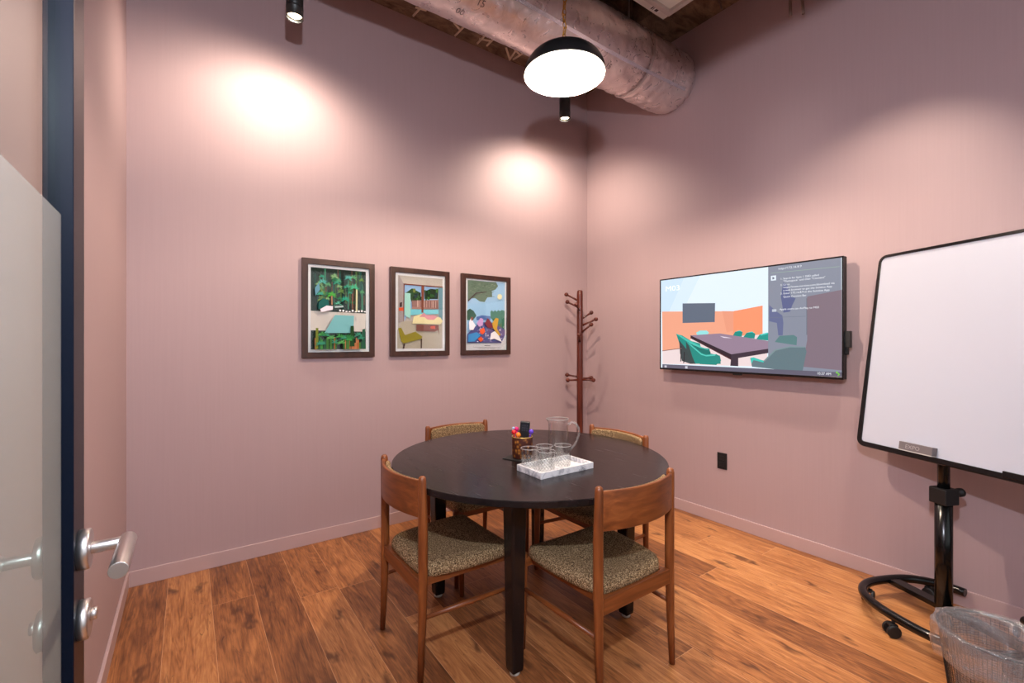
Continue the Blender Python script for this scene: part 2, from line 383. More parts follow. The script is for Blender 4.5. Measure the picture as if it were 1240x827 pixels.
M_floor = floor_material()

def concrete(name, a, b, s=6, bs=0.6):
    m = mat(name, a, 0.9, spec=0.2)
    v = mapping(m, (1, 2.2, 1)); f = noise_tex(m, v, s, 9, 0.65, 0.8)
    r = ramp(m, f, [(0.32, a), (0.68, b)]); L(m, r.outputs['Color'], P(m).inputs['Base Color'])
    bump(m, f, bs, 0.03); return m
M_conc = concrete('board_marked_concrete', (84, 65, 52), (156, 130, 106))
M_deck = mat('dark_steel_deck', (60, 64, 72), 0.6)
M_joist = mat('brown_primer_steel', (52, 36, 28), 0.7)
M_black = mat('black_painted_metal', (7, 7, 8), 0.22)
M_blackmat = mat('matt_black_plastic', (18, 18, 20), 0.55)
M_steel = mat('brushed_steel', (215, 210, 208), 0.36, metal=1.0)
M_white = mat('white_enamel', (235, 230, 225), 0.4)
M_navy = mat('dark_blue_black_door_frame', (7, 14, 27), 0.34, spec=0.14)

# ------------------------------------------------------------------ room shell
box('floor', XL - 0.1, XR + 0.1, -1.6, YB + 0.1, -0.05, 0, M_floor, kind='structure')
box('wall_back', XL - 0.1, XR + 0.1, YB, YB + 0.1, 0, 4.2, M_wall, kind='structure')
box('wall_right', XR, XR + 0.1, -1.6, YB, 0, 4.2, M_wall, kind='structure')
box('wall_left', XL - 0.1, XL, -1.6, YB, 0, 4.2, M_wall, kind='structure')
# front wall: doorway round the viewpoint, plaster, and a glazed opening beside it
bm = bmesh.new()
add_box(bm, XL, -0.215, YF - 0.1, YF, 0, 4.2); add_box(bm, -0.215, 0.90, YF - 0.1, YF, 2.26, 4.2)
add_box(bm, 0.90, 1.05, YF - 0.1, YF, 0, 4.2); add_box(bm, 1.05, 2.95, YF - 0.1, YF, 2.26, 4.2)
add_box(bm, 2.95, XR, YF - 0.1, YF, 0, 4.2)
finish(bm, 'wall_front', M_wall, kind='structure')
w = box('window_1', 1.05, 2.95, YF - 0.055, YF - 0.045, 0, 2.26, thin_glass('partition_glass', (245, 250, 248), 0.05), kind='structure')
bm = bmesh.new()
for x in (1.05, 1.66, 2.29, 2.91): add_box(bm, x, x + 0.04, YF - 0.075, YF - 0.025, 0, 2.26)
add_box(bm, 1.05, 2.95, YF - 0.076, YF - 0.024, 0, 0.05); add_box(bm, 1.05, 2.95, YF - 0.076, YF - 0.024, 2.21, 2.26)
finish(bm, 'window_frame', M_navy, w)
# unseen soffit added over the entrance to cut the flash off the upper walls
box('trim_1', XL, 1.0, YF, 0.82, 2.44, 4.1, M_wall, kind='structure')
# ceiling: dark deck with concrete bands along the walls
bm = bmesh.new()
add_box(bm, XL, XR, YF, YB, 4.1, 4.2, 0)
add_box(bm, XL, XR, 2.28, YB, ZC, 4.1, 1); add_box(bm, 2.72, XR, YF, 2.28, ZC, 4.1, 1)
for i in range(14):
    x = XL + 0.2 * i + 0.05
    if x > 2.2: break
    add_box(bm, x, x + 0.09, YF, 2.28, 4.06, 4.1, 0)
finish(bm, 'ceiling', [M_deck, M_conc], kind='structure')
for x in (0.7, 1.95):
    bm = bmesh.new()
    add_box(bm, x - 0.05, x + 0.05, 0.83, 2.28, 3.86, 3.872); add_box(bm, x - 0.05, x + 0.05, 0.83, 2.28, 4.05, 4.06)
    add_box(bm, x - 0.006, x + 0.006, 0.83, 2.28, 3.86, 4.06)
    finish(bm, 'trim_%d' % (2 if x < 1 else 3), M_joist, kind='structure')
bt = 0.012
box('baseboard_back', XL, XR, YB - bt, YB, 0, 0.082, M_base, bevel=0.002, kind='structure')
box('baseboard_right', XR - bt, XR, YF, YB - bt, 0, 0.082, M_base, bevel=0.002, kind='structure')
box('baseboard_left', XL, XL + bt, YF, YB - bt, 0, 0.082, M_base, bevel=0.002, kind='structure')

# chalk survey marks on the concrete band
M_chalk = mat('pale_chalk', (232, 212, 186), 0.9)
bm = bmesh.new()
for (a, b) in [[(1.603, 3.004), (1.671, 3.043)], [(1.688, 2.958), (1.679, 3.129)], [(1.866, 2.981), (1.867, 3.107)], [(1.942, 2.974), (1.943, 3.087)],
               [(1.849, 3.05), (1.949, 3.016)], [(2.08, 3.017), (2.199, 3.132)], [(2.163, 2.981), (2.196, 3.134)], [(2.24, 2.971), (2.217, 3.109)],
               [(2.145, 2.994), (2.223, 3.025)], [(1.345, 2.957), (1.33, 3.113)], [(1.308, 3.022), (1.385, 3.007)]]:
    add_tube(bm, [(a[0], a[1], ZC), (b[0], b[1], ZC)], 0.0085, 6)
ck = finish(bm, 'ceiling_chalk_marks', M_chalk); ck.parent = bpy.data.objects['ceiling']

# ------------------------------------------------------------------ duct
def foil():
    m = mat('foil_duct_wrap', (220, 206, 203), 0.30, metal=0.72)
    v = mapping(m, (1, 1, 1)); f = noise_tex(m, v, 15, 4, 0.55, 1.6)
    f2 = noise_tex(m, mapping(m, (1.5, 1, 1)), 3.0, 6, 0.6, 1.2)
    r = ramp(m, f2, [(0.3, (204, 188, 187)), (0.7, (238, 224, 220))]); L(m, r.outputs['Color'], P(m).inputs['Base Color'])
    rr = ramp(m, f, [(0.3, (0.22, 0.22, 0.22)), (0.7, (0.5, 0.5, 0.5))]); L(m, rr.outputs['Color'], P(m).inputs['Roughness'])
    bump(m, f, 0.30, 0.010); return m
M_foil = foil()
DY, DZ, DR = 2.2, 3.31, 0.222
duct = thing('air_duct', 'large foil-wrapped round air duct crossing under the ceiling', 'duct', (XL, DY, DZ))
bm = bmesh.new(); seg = 72; nx = 230; rings = []
LEN = XR - XL
for i in range(nx + 1):
    x = LEN * i / nx; ring = []
    wr = 1.0 + 2.2 * math.exp(-((x - 2.85) / 0.3) ** 2) + 0.8 * math.exp(-((x - 3.3) / 0.2) ** 2)
    for k in range(seg):
        a = 2 * PI * k / seg
        p = Vector((x * 5, math.cos(a) * 2.4, math.sin(a) * 2.4))
        d = (noise.noise(p) * 0.004 + noise.noise(p * 2.7 + Vector((x * 6, 3, 1))) * 0.0035 * wr)
        rr = DR + d
        if x > LEN - 0.05: rr -= (x - LEN + 0.05) * 0.5
        if abs(x - 2.86) < 0.02: rr -= 0.006
        ring.append(bm.verts.new((x, rr * math.cos(a), rr * math.sin(a))))
    rings.append(ring)
for i in range(nx):
    for k in range(seg):
        f = bm.faces.new([rings[i][k], rings[i][(k + 1) % seg], rings[i + 1][(k + 1) % seg], rings[i + 1][k]]); f.smooth = True
bm.faces.new(rings[0]); bm.faces.new(list(reversed(rings[-1])))
finish(bm, 'duct_wrap', M_foil, duct)
M_tape = mat('silver_tape', (225, 225, 232), 0.2, metal=0.9)
bm = bmesh.new()
for i in range(60):
    x0, x1 = LEN * i / 60 * 0.97, LEN * (i + 1) / 60 * 0.97
    def tp(x, s): a = math.radians(219 + s + 2 * math.sin(x * 3)); r = DR + 0.007; return (x, r * math.cos(a), r * math.sin(a))
    f = bm.faces.new([bm.verts.new(tp(x0, -2.5)), bm.verts.new(tp(x1, -2.5)), bm.verts.new(tp(x1, 2.5)), bm.verts.new(tp(x0, 2.5))]); f.smooth = True
bmesh.ops.remove_doubles(bm, verts=bm.verts[:], dist=1e-4)
finish(bm, 'seam_tape', M_tape, duct)
# hanger strap round the duct
M_strap = mat('galvanised_strap', (205, 195, 192), 0.3, metal=0.7)
for sx in (0.9, 2.86):
    bm = bmesh.new(); n = 48
    for k in range(n):
        a0, a1 = 2 * PI * k / n, 2 * PI * (k + 1) / n
        vs = []
        for (x, a) in ((sx - 0.010, a0), (sx + 0.010, a0), (sx + 0.010, a1), (sx - 0.010, a1)):
            vs.append(bm.verts.new((x, (DR + 0.005) * math.cos(a), (DR + 0.005) * math.sin(a))))
        bm.faces.new(vs).smooth = True
    bmesh.ops.remove_doubles(bm, verts=bm.verts[:], dist=1e-4)
    add_box(bm, sx - 0.012, sx + 0.012, -0.03, 0.03, DR, DR + 0.03)
    add_box(bm, sx - 0.010, sx + 0.010, -0.0015, 0.0015, DR + 0.02, (ZC - DZ if sx > 5 else (ZC if DY > 2.28 else 4.1) - DZ))
    finish(bm, 'hanger_strap', M_strap if sx > 1 else M_strap, duct)
M_ink = mat('dark_printed_ink', (60, 50, 60), 0.6)
def duct_text(txt, xx, ang, size, name='printed_number'):
    def warp(co):
        # letters read along the duct, wrapped onto its skin
        a = math.radians(ang) - co.y / DR
        r = DR + 0.0075
        return Vector((xx + co.x, r * math.cos(a), r * math.sin(a)))
    return text_mesh(name, txt, size, None, M_ink, duct, warp)
duct_text('15', 1.52, 245, 0.05); duct_text('00', 1.44, 268, 0.05); duct_text('15', 2.5, 243, 0.045)

# ------------------------------------------------------------------ white ceiling light panel
fx = thing('ceiling_light_panel', 'white square stepped ceiling light panel hanging beside the foil duct', 'light fixture', (2.65, 1.95, 3.5))
bm = bmesh.new()
add_box(bm, -0.62, 0, -1.2, 0, 0, 0.05)
finish(bm, 'housing', M_white, fx, bevel=0.003)
bm = bmesh.new()
for (x0, x1, y0, y1) in ((-0.57, -0.035, -0.10, -0.07), (-0.57, -0.035, -1.15, -1.12), (-0.57, -0.54, -1.12, -0.10), (-0.065, -0.035, -1.12, -0.10)):
    add_box(bm, x0, x1, y0, y1, -0.035, 0.001)
finish(bm, 'inner_frame', mat('grey_white_trim', (205, 198, 195), 0.4), fx, bevel=0.002)
box('diffuser', -0.54, -0.065, -1.12, -0.10, -0.012, 0.0005, mat('light_diffuser', (230, 230, 225), 0.5, emis=(255, 236, 215), estr=0.04), fx)
bm = bmesh.new(); add_box(bm, -0.17, -0.08, -0.045, -0.015, -0.0006, 0.0001)
finish(bm, 'rating_sticker', mat('white_sticker', (240, 240, 240), 0.5), fx)
bm = bmesh.new(); add_box(bm, -0.125, -0.10, -0.04, -0.02, -0.001, 0.0); add_box(bm, -0.160, -0.15, -0.042, -0.018, -0.001, 0.0); add_box(bm, -0.143, -0.138, -0.042, -0.018, -0.001, 0.0)
finish(bm, 'sticker_print', M_ink, fx)
for (x, y) in ((-0.06, -0.1), (-0.56, -0.1), (-0.06, -1.1), (-0.56, -1.1)):
    tube('suspension_wire', [(x, y, 0.05), (x, y, (ZC if x > -0.2 else 4.1) - 3.5)], 0.0025, M_strap, fx, 8)

# hanging cable ends near the right wall
M_cable = mat('grey_cable', (120, 100, 92), 0.6)
for i, (x, y, zb, dy) in enumerate([(3.0, 1.73, 3.59, 0.03), (3.0, 1.29, 3.29, -0.02), (3.0, 1.22, 3.26, 0.03)]):
    pts = [(x, y + dy * t * t + 0.004 * math.sin(5 * t), zb + (ZC - zb) * t) for t in [k / 8 for k in range(9)]]
    o = tube('hanging_cable', pts, 0.009 if i else 0.007, M_cable, None, 10)
    tag(o, ['short dark cable stub hanging from the ceiling nearest the duct', 'grey cable end hanging by the right wall, left of a close pair', 'grey cable end hanging by the right wall, rightmost of a close pair'][i], 'cable', 'cable ends hanging from the ceiling')

# ------------------------------------------------------------------ pendant lamp
PX, PY, PZ = 1.48, 1.65, 2.585
pend = thing('pendant_lamp', 'black dome pendant lamp with glowing white inside hanging over the table', 'lamp', (PX, PY, PZ))
bm = bmesh.new(); R0, H0 = 0.195, 0.125
prof = [(R0 * math.cos(PI / 2 * i / 16) ** 0.82 if i < 16 else 0.0, H0 * math.sin(PI / 2 * i / 16)) for i in range(17)]
add_lathe(bm, prof, (0, 0, 0), 64)
finish(bm, 'outer_shade', mat('satin_black_enamel', (28, 27, 28), 0.3), pend)
bm = bmesh.new(); add_lathe(bm, [(r * 0.985, z - 0.003) for r, z in prof[:-1]] + [(0, H0 - 0.004)], (0, 0, 0), 64)
add_lathe(bm, [(R0, 0), (R0 * 0.985, -0.003)], (0, 0, 0), 64)
finish(bm, 'inner_shade', mat('white_enamel_inside', (245, 240, 232), 0.5), pend)
bm = bmesh.new(); add_lathe(bm, [(0.02, 0.122), (0.02, 0.095), (0.017, 0.088), (0, 0.088)], (0, 0, 0), 24)
finish(bm, 'lamp_holder', M_white, pend)
bm = bmesh.new(); add_sphere(bm, (0, 0, 0.064), 0.026, 24)
finish(bm, 'bulb', mat('glowing_bulb', (255, 255, 255), 0.5, emis=(255, 232, 208), estr=PEND), pend)
M_brass = mat('aged_brass', (196, 140, 48), 0.3, metal=0.9)
bm = bmesh.new(); add_tube(bm, [(0.016 * math.cos(t), 0.004, H0 + 0.022 + 0.024 * math.sin(t)) for t in [2 * PI * k / 20 for k in range(20)]], 0.0028, 8, closed=True)
finish(bm, 'top_ring', M_brass, pend)
bm = bmesh.new(); z = H0 + 0.04; i = 0
while z < 4.1 - PZ - 0.05 - 0.03:
    ca, sa = (1, 0) if i % 2 == 0 else (0, 1)
    add_tube(bm, [(0.009 * math.cos(t) * ca, 0.009 * math.cos(t) * sa, z + 0.016 + 0.019 * math.sin(t)) for t in [2 * PI * k / 12 for k in range(12)]], 0.0022, 6, closed=True)
    z += 0.031; i += 1
finish(bm, 'chain', M_brass, pend)
tube('flex', [(0.011 * math.cos(t * 1.7), 0.011 * math.sin(t * 1.7), H0 - 0.002 + (4.1 - PZ - H0 - 0.02) * t / 40) for t in range(41)], 0.0032, mat('amber_fabric_flex', (188, 130, 40), 0.7), pend, 8)
bm = bmesh.new(); add_lathe(bm, [(0, 4.1 - PZ), (0.055, 4.1 - PZ), (0.055, 4.1 - PZ - 0.012), (0.02, 4.1 - PZ - 0.035), (0, 4.1 - PZ - 0.035)], (0, 0, 0), 32)
finish(bm, 'ceiling_rose', M_black, pend)

# ------------------------------------------------------------------ cylinder spotlights
def make_spot():
    t = thing('cylinder_spotlight', '', 'spotlight')
    bm = bmesh.new()
    add_lathe(bm, [(0.0, 0.170), (0.038, 0.170), (0.0415, 0.166), (0.0415, 0.0), (0.0385, 0.0), (0.0385, 0.03), (0.0, 0.03)], (0, 0, 0), 40)
    finish(bm, 'body', mat('spot_black', (24, 26, 26), 0.4), t)
    bm = bmesh.new(); add_lathe(bm, [(0.0, 0.019), (0.03, 0.019), (0.034, 0.016), (0.03, 0.0125), (0.0, 0.0105)], (0, 0, 0), 32)
    finish(bm, 'lens', mat('lit_lens', (255, 255, 255), 0.3, emis=(255, 226, 180), estr=14), t)
    bm = bmesh.new(); add_lathe(bm, [(0.0415, 0.045), (0.0425, 0.045), (0.0425, 0.052), (0.0415, 0.052)], (0, 0, 0), 40, closed=True)
    finish(bm, 'joint_ring', M_blackmat, t)
    tube('stem', [(0, 0, 0.168), (0, 0, 0.64)], 0.003, M_blackmat, t, 8)
    bm = bmesh.new(); add_lathe(bm, [(0, 0.66), (0.035, 0.66), (0.035, 0.64), (0, 0.64)], (0, 0, 0), 32)
    finish(bm, 'ceiling_cap', M_blackmat, t)
    return t
SZ = 3.0
sp = make_spot(); sp.location = (0.457, 2.617, SZ); sp['label'] = 'black cylinder spotlight at the upper left, nearest the glass door'; sp['group'] = 'ceiling spotlights'
dup(sp, (2.352, 2.617, SZ), 0, 'small black cylinder spotlight hanging just below the pendant lamp', 'ceiling spotlights')
def spotlamp(name, loc, target, power, angle=2.85, blend=0.85, col=(1.0, 0.86, 0.70), rad=0.02):
    d = bpy.data.lights.new(name, 'SPOT'); d.energy = power; d.spot_size = angle; d.spot_blend = blend; d.color = col; d.shadow_soft_size = rad
    o = bpy.data.objects.new(name, d); COL.objects.link(o); o.location = loc
    o.rotation_euler = (Vector(target) - Vector(loc)).to_track_quat('-Z', 'Y').to_euler(); return o
spotlamp('spot_beam', (0.457, 2.617, SZ - 0.004), (0.36, 3.10, 2.2), SPOT1)
spotlamp('spot_beam', (2.352, 2.617, SZ - 0.004), (2.50, 2.90, 2.3), SPOT2)
# the next spotlight of the same circuit, above the whiteboard and outside the picture
dup(sp, (2.42, 0.46, SZ), 0, 'black cylinder spotlight hanging in front of the whiteboard', 'ceiling spotlights')
spotlamp('spot_beam', (2.42, 0.46, SZ - 0.004), (2.95, 1.15, 0.9), SPOTW, 1.5, 0.8)

# ------------------------------------------------------------------ dining chairs
T_dark, T_mid, T_light = (82, 40, 16), (124, 65, 28), (158, 92, 46)
W_z = wood('teak_upright', T_dark, T_mid, T_light, 'z'); W_x = wood('teak_across', T_dark, T_mid, T_light, 'x'); W_y = wood('teak_along', T_dark, T_mid, T_light, 'y')
def tweed():
    m = mat('tweed', (150, 122, 84), 0.95, spec=0.1)
    v = mapping(m); f = noise_tex(m, v, 210, 2, 0.7)
    r = ramp(m, f, [(0.36, (60, 44, 31)), (0.5, (128, 101, 70)), (0.64, (188, 161, 124))]); L(m, r.outputs['Color'], P(m).inputs['Base Color'])
    bump(m, f, 0.5, 0.003); return m
M_tweed = tweed()
def make_chair():
    t = thing('dining_chair', '', 'chair')
    wr, wf = 0.205, 0.232     # half widths at the back posts and front legs
    yr, yf = -0.20, 0.205
    for s in (-1, 1):
        pts = [(s * wr, yr - 0.012, 0), (s * wr, yr - 0.004, 0.2), (s * wr, yr, 0.40), (s * wr, yr, 0.60), (s * wr, yr - 0.004, 0.772), (s * wr, yr - 0.004, 0.783), (s * wr, yr - 0.004, 0.787)]
        tube('back_leg', pts, [0.0115, 0.0155, 0.0185, 0.0185, 0.0155, 0.013, 0.008], W_z, t, 20)
        pts = [(s * wf, yf + 0.006, 0), (s * wf, yf + 0.003, 0.2), (s * wf, yf, 0.36), (s * wf, yf, 0.405)]
        tube('front_leg', pts, [0.0115, 0.0155, 0.018, 0.017], W_z, t, 20)
        # side rail
        bm = bmesh.new(); a = Vector((s * wr, yr, 0)); b = Vector((s * wf, yf, 0)); d = (b - a).normalized(); nrm = Vector((-d.y, d.x, 0)) * 0.011
        vs = []
        for z0, z1, p in ((0.352, 0.384, a + Vector((-s * 0.034, 0, 0))), (0.358, 0.386, b + Vector((-s * 0.040, 0, 0)))):
            for q in (p - nrm, p + nrm): vs.append(bm.verts.new((q.x, q.y, z0))); vs.append(bm.verts.new((q.x, q.y, z1)))
        for f in [(0, 1, 3, 2), (4, 6, 7, 5), (0, 4, 5, 1), (2, 3, 7, 6), (1, 5, 7, 3), (0, 2, 6, 4)]: bm.faces.new([vs[i] for i in f])
        finish(bm, 'side_rail', W_y, t, bevel=0.003)
        tube('stretcher', [(s * wr, yr - 0.003, 0.245), (s * (wr + wf) / 2, 0, 0.252), (s * wf, yf + 0.002, 0.258)], [0.008, 0.012, 0.008], W_y, t, 14)
    box('back_rail', -wr, wr, yr - 0.011, yr + 0.011, 0.325, 0.385, W_x, t, bevel=0.003)
    box('front_rail', -wf, wf, yf - 0.022, yf - 0.002, 0.355, 0.390, W_x, t, bevel=0.003)
    # seat: saddle cushion, wider at the front, rounded corners
    bm = bmesh.new(); nu, nv = 24, 24
    def seat_pt(u, v, top):
        # u,v in -1..1 -> superellipse-ish rounded trapezoid
        k = 1 - 0.10 * (u * u * v * v)
        y = 0.012 + 0.212 * v * (1 - 0.05 * u * u if v > 0 else 1 - 0.02 * u * u)
        hw = (0.205 + 0.036 * (v + 1) / 2)
        if v < -0.72: hw -= 0.045 * ((-0.72 - v) / 0.28) ** 1.6
        x = hw * u * (k + 0.05 * u * u * 0)
        if v > 0.8: x *= 1 - 0.10 * ((v - 0.8) / 0.2) ** 2
        e = max(abs(u), abs(v)); drop = 0.020 * max(0, (e - 0.72) / 0.28) ** 2.2
        if top: z = 0.430 + 0.010 * u * u - 0.006 * (1 - v * v) * (1 - u * u) - drop + 0.004 * v
        else: z = 0.376 + 0.003 * v + (0.008 * max(0, (e - 0.8) / 0.2))
        return (x, y, z)
    top = [[bm.verts.new(seat_pt(-1 + 2 * i / nu, -1 + 2 * j / nv, True)) for j in range(nv + 1)] for i in range(nu + 1)]
    bot = [[bm.verts.new(seat_pt(-1 + 2 * i / nu, -1 + 2 * j / nv, False)) for j in range(nv + 1)] for i in range(nu + 1)]
    for i in range(nu):
        for j in range(nv):
            bm.faces.new([top[i][j], top[i + 1][j], top[i + 1][j + 1], top[i][j + 1]]).smooth = True
            bm.faces.new([bot[i][j], bot[i][j + 1], bot[i + 1][j + 1], bot[i + 1][j]]).smooth = True
    ring = [(i, 0) for i in range(nu)] + [(nu, j) for j in range(nv)] + [(i, nv) for i in range(nu, 0, -1)] + [(0, j) for j in range(nv, 0, -1)]
    for q in range(len(ring)):
        a, b = ring[q], ring[(q + 1) % len(ring)]
        bm.faces.new([top[a[0]][a[1]], top[b[0]][b[1]], bot[b[0]][b[1]], bot[a[0]][a[1]]]).smooth = True
    finish(bm, 'seat', M_tweed, t, sub=1)
    # curved backrest board and its upholstered inner pad
    def shell(off0, off1, z0, z1, m, nm, inset, r=0.0):
        bm = bmesh.new(); n = 20; prev = None; cols = []
        for i in range(n + 1):
            u = -1 + 2 * i / n; x = (wr - inset) * u; y = yr - 0.004 - 0.050 * (1 - u * u)
            zz0 = z0 + 0.004 * (1 - u * u); zz1 = z1 + 0.002 * (1 - u * u)
            if r: ed = max(0, (abs(u) - 0.93) / 0.07); zz0 += r * ed; zz1 -= r * ed
            c = [bm.verts.new((x, y + off0, zz0)), bm.verts.new((x, y + off1, zz0 + 0.001)), bm.verts.new((x, y + off1, zz1 - 0.001)), bm.verts.new((x, y + off0, zz1))]
            cols.append(c)
        for a, b in zip(cols[:-1], cols[1:]):
            for k in range(4): f = bm.faces.new([a[k], a[(k + 1) % 4], b[(k + 1) % 4], b[k]]); f.smooth = True
        bm.faces.new(cols[0]); bm.faces.new(list(reversed(cols[-1])))
        return finish(bm, nm, m, t, bevel=0.004 if m is not M_tweed else 0.008, bseg=3)
    br = shell(-0.009, 0.004, 0.628, 0.772, W_x, 'backrest', 0.0)
    shell(0.004, 0.024, 0.636, 0.766, M_tweed, 'back_pad', 0.016, 0.012)
    return t
ch = make_chair()
ch.location = (0.73, 1.82, 0); ch.location.x += 0.20; ch.rotation_euler.z = -PI / 2
ch['label'] = 'wooden dining chair at the left of the table, nearest the glass door'; ch['group'] = 'dining chairs round the black table'
dup(ch, (1.39, 1.143 + 0.20, 0), 0, 'wooden dining chair closest to the viewer on the right side', 'dining chairs round the black table')
dup(ch, (1.39, 2.55 - 0.20, 0), PI, 'wooden dining chair behind the table, back to the framed prints wall', 'dining chairs round the black table')
dup(ch, (2.037 - 0.20, 1.818, 0), PI / 2, 'wooden dining chair on the far right side, facing away from the screen', 'dining chairs round the black table')

# ------------------------------------------------------------------ round table
TX, TY, TR_ = 1.37, 1.79, 0.655
def blackwood(name, axis):
    m = mat(name, (20, 16, 17), 0.3, spec=0.36)
    s = {'y': (30, 1.5, 30), 'z': (30, 30, 1.5)}[axis]
    f = noise_tex(m, mapping(m, s), 3, 6, 0.6, 0.3)
    r = ramp(m, f, [(0.3, (14, 11, 12)), (0.7, (30, 23, 24))]); L(m, r.outputs['Color'], P(m).inputs['Base Color'])
    rr = ramp(m, f, [(0.3, (0.20, 0.20, 0.20)), (0.7, (0.28, 0.28, 0.28))]); L(m, rr.outputs['Color'], P(m).inputs['Roughness'])
    return m
M_bw = blackwood('black_stained_top', 'y'); M_bwz = blackwood('black_stained_leg', 'z')
tb = thing('round_table', 'large round black wooden table in the middle of the room', 'table', (TX, TY, 0))
bm = bmesh.new(); add_lathe(bm, [(0, 0.712), (TR_ - 0.006, 0.712), (TR_, 0.717), (TR_, 0.737), (TR_ - 0.003, 0.74), (0, 0.74)], (0, 0, 0), 128)
for f in bm.faces: f.smooth = False
finish(bm, 'tabletop', M_bw, tb)
for sx in (-1, 1):
    for sy in (-1, 1):
        bm = bmesh.new(); cx, cy = sx * 0.325, sy * 0.335; rings = []
        for z, h in ((0.012, 0.025), (0.03, 0.027), (0.40, 0.031), (0.712, 0.036)):
            rings.append([bm.verts.new((cx + a * h, cy + b * h, z)) for a, b in ((-1, -1), (1, -1), (1, 1), (-1, 1))])
        for a, b in zip(rings[:-1], rings[1:]):
            for k in range(4): bm.faces.new([a[k], a[(k + 1) % 4], b[(k + 1) % 4], b[k]])
        bm.faces.new(list(reversed(rings[0]))); bm.faces.new(rings[-1])
        lg = finish(bm, 'leg', M_bwz, tb, bevel=0.008, bseg=3)
        bm = bmesh.new(); add_lathe(bm, [(0, 0.0), (0.02, 0.0), (0.021, 0.004), (0.02, 0.014), (0, 0.014)], (cx, cy, 0), 24)
        finish(bm, 'glide', mat('clear_plastic_glide', (190, 185, 175), 0.2) if (sx, sy) == (-1, -1) else bpy.data.materials['clear_plastic_glide'], lg)
bm = bmesh.new()
for s in (-1, 1):
    add_box(bm, -0.29, 0.29, s * 0.335 - 0.012, s * 0.335 + 0.012, 0.65, 0.712); add_box(bm, s * 0.325 - 0.012, s * 0.325 + 0.012, -0.30, 0.30, 0.65, 0.712)
finish(bm, 'apron', M_bwz, tb, bevel=0.002)

# ------------------------------------------------------------------ things on the table
TZ = 0.74
def marble():
    m = mat('white_marble', (228, 226, 226), 0.3)
    f = noise_tex(m, mapping(m), 14, 8, 0.65, 1.8)
    r = ramp(m, f, [(0.38, (150, 150, 156)), (0.52, (226, 224, 224)), (0.8, (242, 240, 238))]); L(m, r.outputs['Color'], P(m).inputs['Base Color']); return m
M_marble = marble()
bm = bmesh.new()
x0, x1, y0, y1 = -0.1485, 0.1485, -0.084, 0.084; h, wl = 0.027, 0.011
add_box(bm, x0, x1, y0, y1, 0, 0.008)
add_box(bm, x0, x1, y0, y0 + wl, 0.008, h); add_box(bm, x0, x1, y1 - wl, y1, 0.008, h)
add_box(bm, x0, x0 + wl, y0 + wl, y1 - wl, 0.008, h); add_box(bm, x1 - wl, x1, y0 + wl, y1 - wl, 0.008, h)
tray = finish(bm, 'serving_tray', M_marble, bevel=0.0015, loc=(1.313, 1.522, TZ)); tray.rotation_euler.z = 0.0
tag(tray, 'white marble tray holding the tumblers on the black table', 'tray')

M_gl = thin_glass('clear_glass', (254, 255, 255), 0.035, 0.03, 0.42)
M_glcut = thin_glass('cut_glass', (255, 255, 255), 0.14, 0.08, 0.4, haze=0.24, hazecol=(255, 255, 255))
def make_glass():
    t = thing('glass_tumbler', '', 'glass')
    bm = bmesh.new()
    add_lathe(bm, [(0, 0.0), (0.030, 0.0), (0.033, 0.003), (0.0345, 0.03), (0.0375, 0.090), (0.0380, 0.092), (0.0365, 0.092), (0.0360, 0.090), (0.0325, 0.032), (0.030, 0.012), (0, 0.010)], (0, 0, 0), 40)
    finish(bm, 'tumbler_wall', M_gl, t)
    # raised cut pattern round the lower half
    bm = bmesh.new()
    for row in range(6):
        for k in range(16):
            a = 2 * PI * (k + 0.5 * (row % 2)) / 16; z = 0.010 + 0.0075 * row; r = 0.0341 + 0.0004 * row; da, dz = 0.13, 0.0052
            bm.faces.new([bm.verts.new(((r + o_) * math.cos(a + q), (r + o_) * math.sin(a + q), z + w_)) for q, w_, o_ in ((-da, 0, .0004), (0, -dz, .0012), (da, 0, .0004), (0, dz, .0012))])
    finish(bm, 'cut_pattern', M_glcut, t)
    bm = bmesh.new(); add_tube(bm, [(0.0373 * math.cos(2 * PI * k / 40), 0.0373 * math.sin(2 * PI * k / 40), 0.0915) for k in range(40)], 0.0011, 6, closed=True)
    finish(bm, 'rim', thin_glass('glass_rim', (250, 252, 252), 0.25, 0.08, 0.3, haze=0.45, hazecol=(255, 255, 255)), t)
    return t
gz = TZ + 0.0082
g = make_glass(); g.location = (1.203, 1.566, gz); g['label'] = 'clear glass tumbler at the left of the tray, in front of the pen cup'; g['group'] = 'tumblers on the marble tray'
dup(g, (1.283, 1.562, gz), 0.3, 'clear glass tumbler in the middle of the tray, standing at the back', 'tumblers on the marble tray')
dup(g, (1.230, 1.484, gz), 0.7, 'clear glass tumbler in the middle of the tray, standing at the front', 'tumblers on the marble tray')
dup(g, (1.357, 1.524, gz), 1.1, 'clear glass tumbler at the right of the tray, beside the pitcher', 'tumblers on the marble tray')

pt = thing('glass_pitcher', 'tall clear glass water pitcher with loop handle behind the tray', 'pitcher', (1.455, 1.665, TZ), -0.62)
bm = bmesh.new()
add_lathe(bm, [(0, 0), (0.044, 0), (0.050, 0.005), (0.051, 0.02), (0.048, 0.12), (0.046, 0.17), (0.048, 0.188), (0.046, 0.188), (0.044, 0.17), (0.046, 0.12), (0.0485, 0.02), (0.044, 0.012), (0, 0.010)], (0, 0, 0), 48)
for v in bm.verts:   # pouring lip opposite the handle
    if v.co.z > 0.165 and v.co.x < -0.03: v.co.x -= 0.012 * (v.co.z - 0.165) / 0.02 * max(0, 1 - abs(v.co.y) / 0.03)
finish(bm, 'jug_body', M_gl, pt)
hp = [(0.046, 0, 0.160), (0.065, 0, 0.172), (0.085, 0, 0.165), (0.098, 0, 0.14), (0.098, 0, 0.11), (0.085, 0, 0.075), (0.066, 0, 0.048), (0.049, 0, 0.036)]
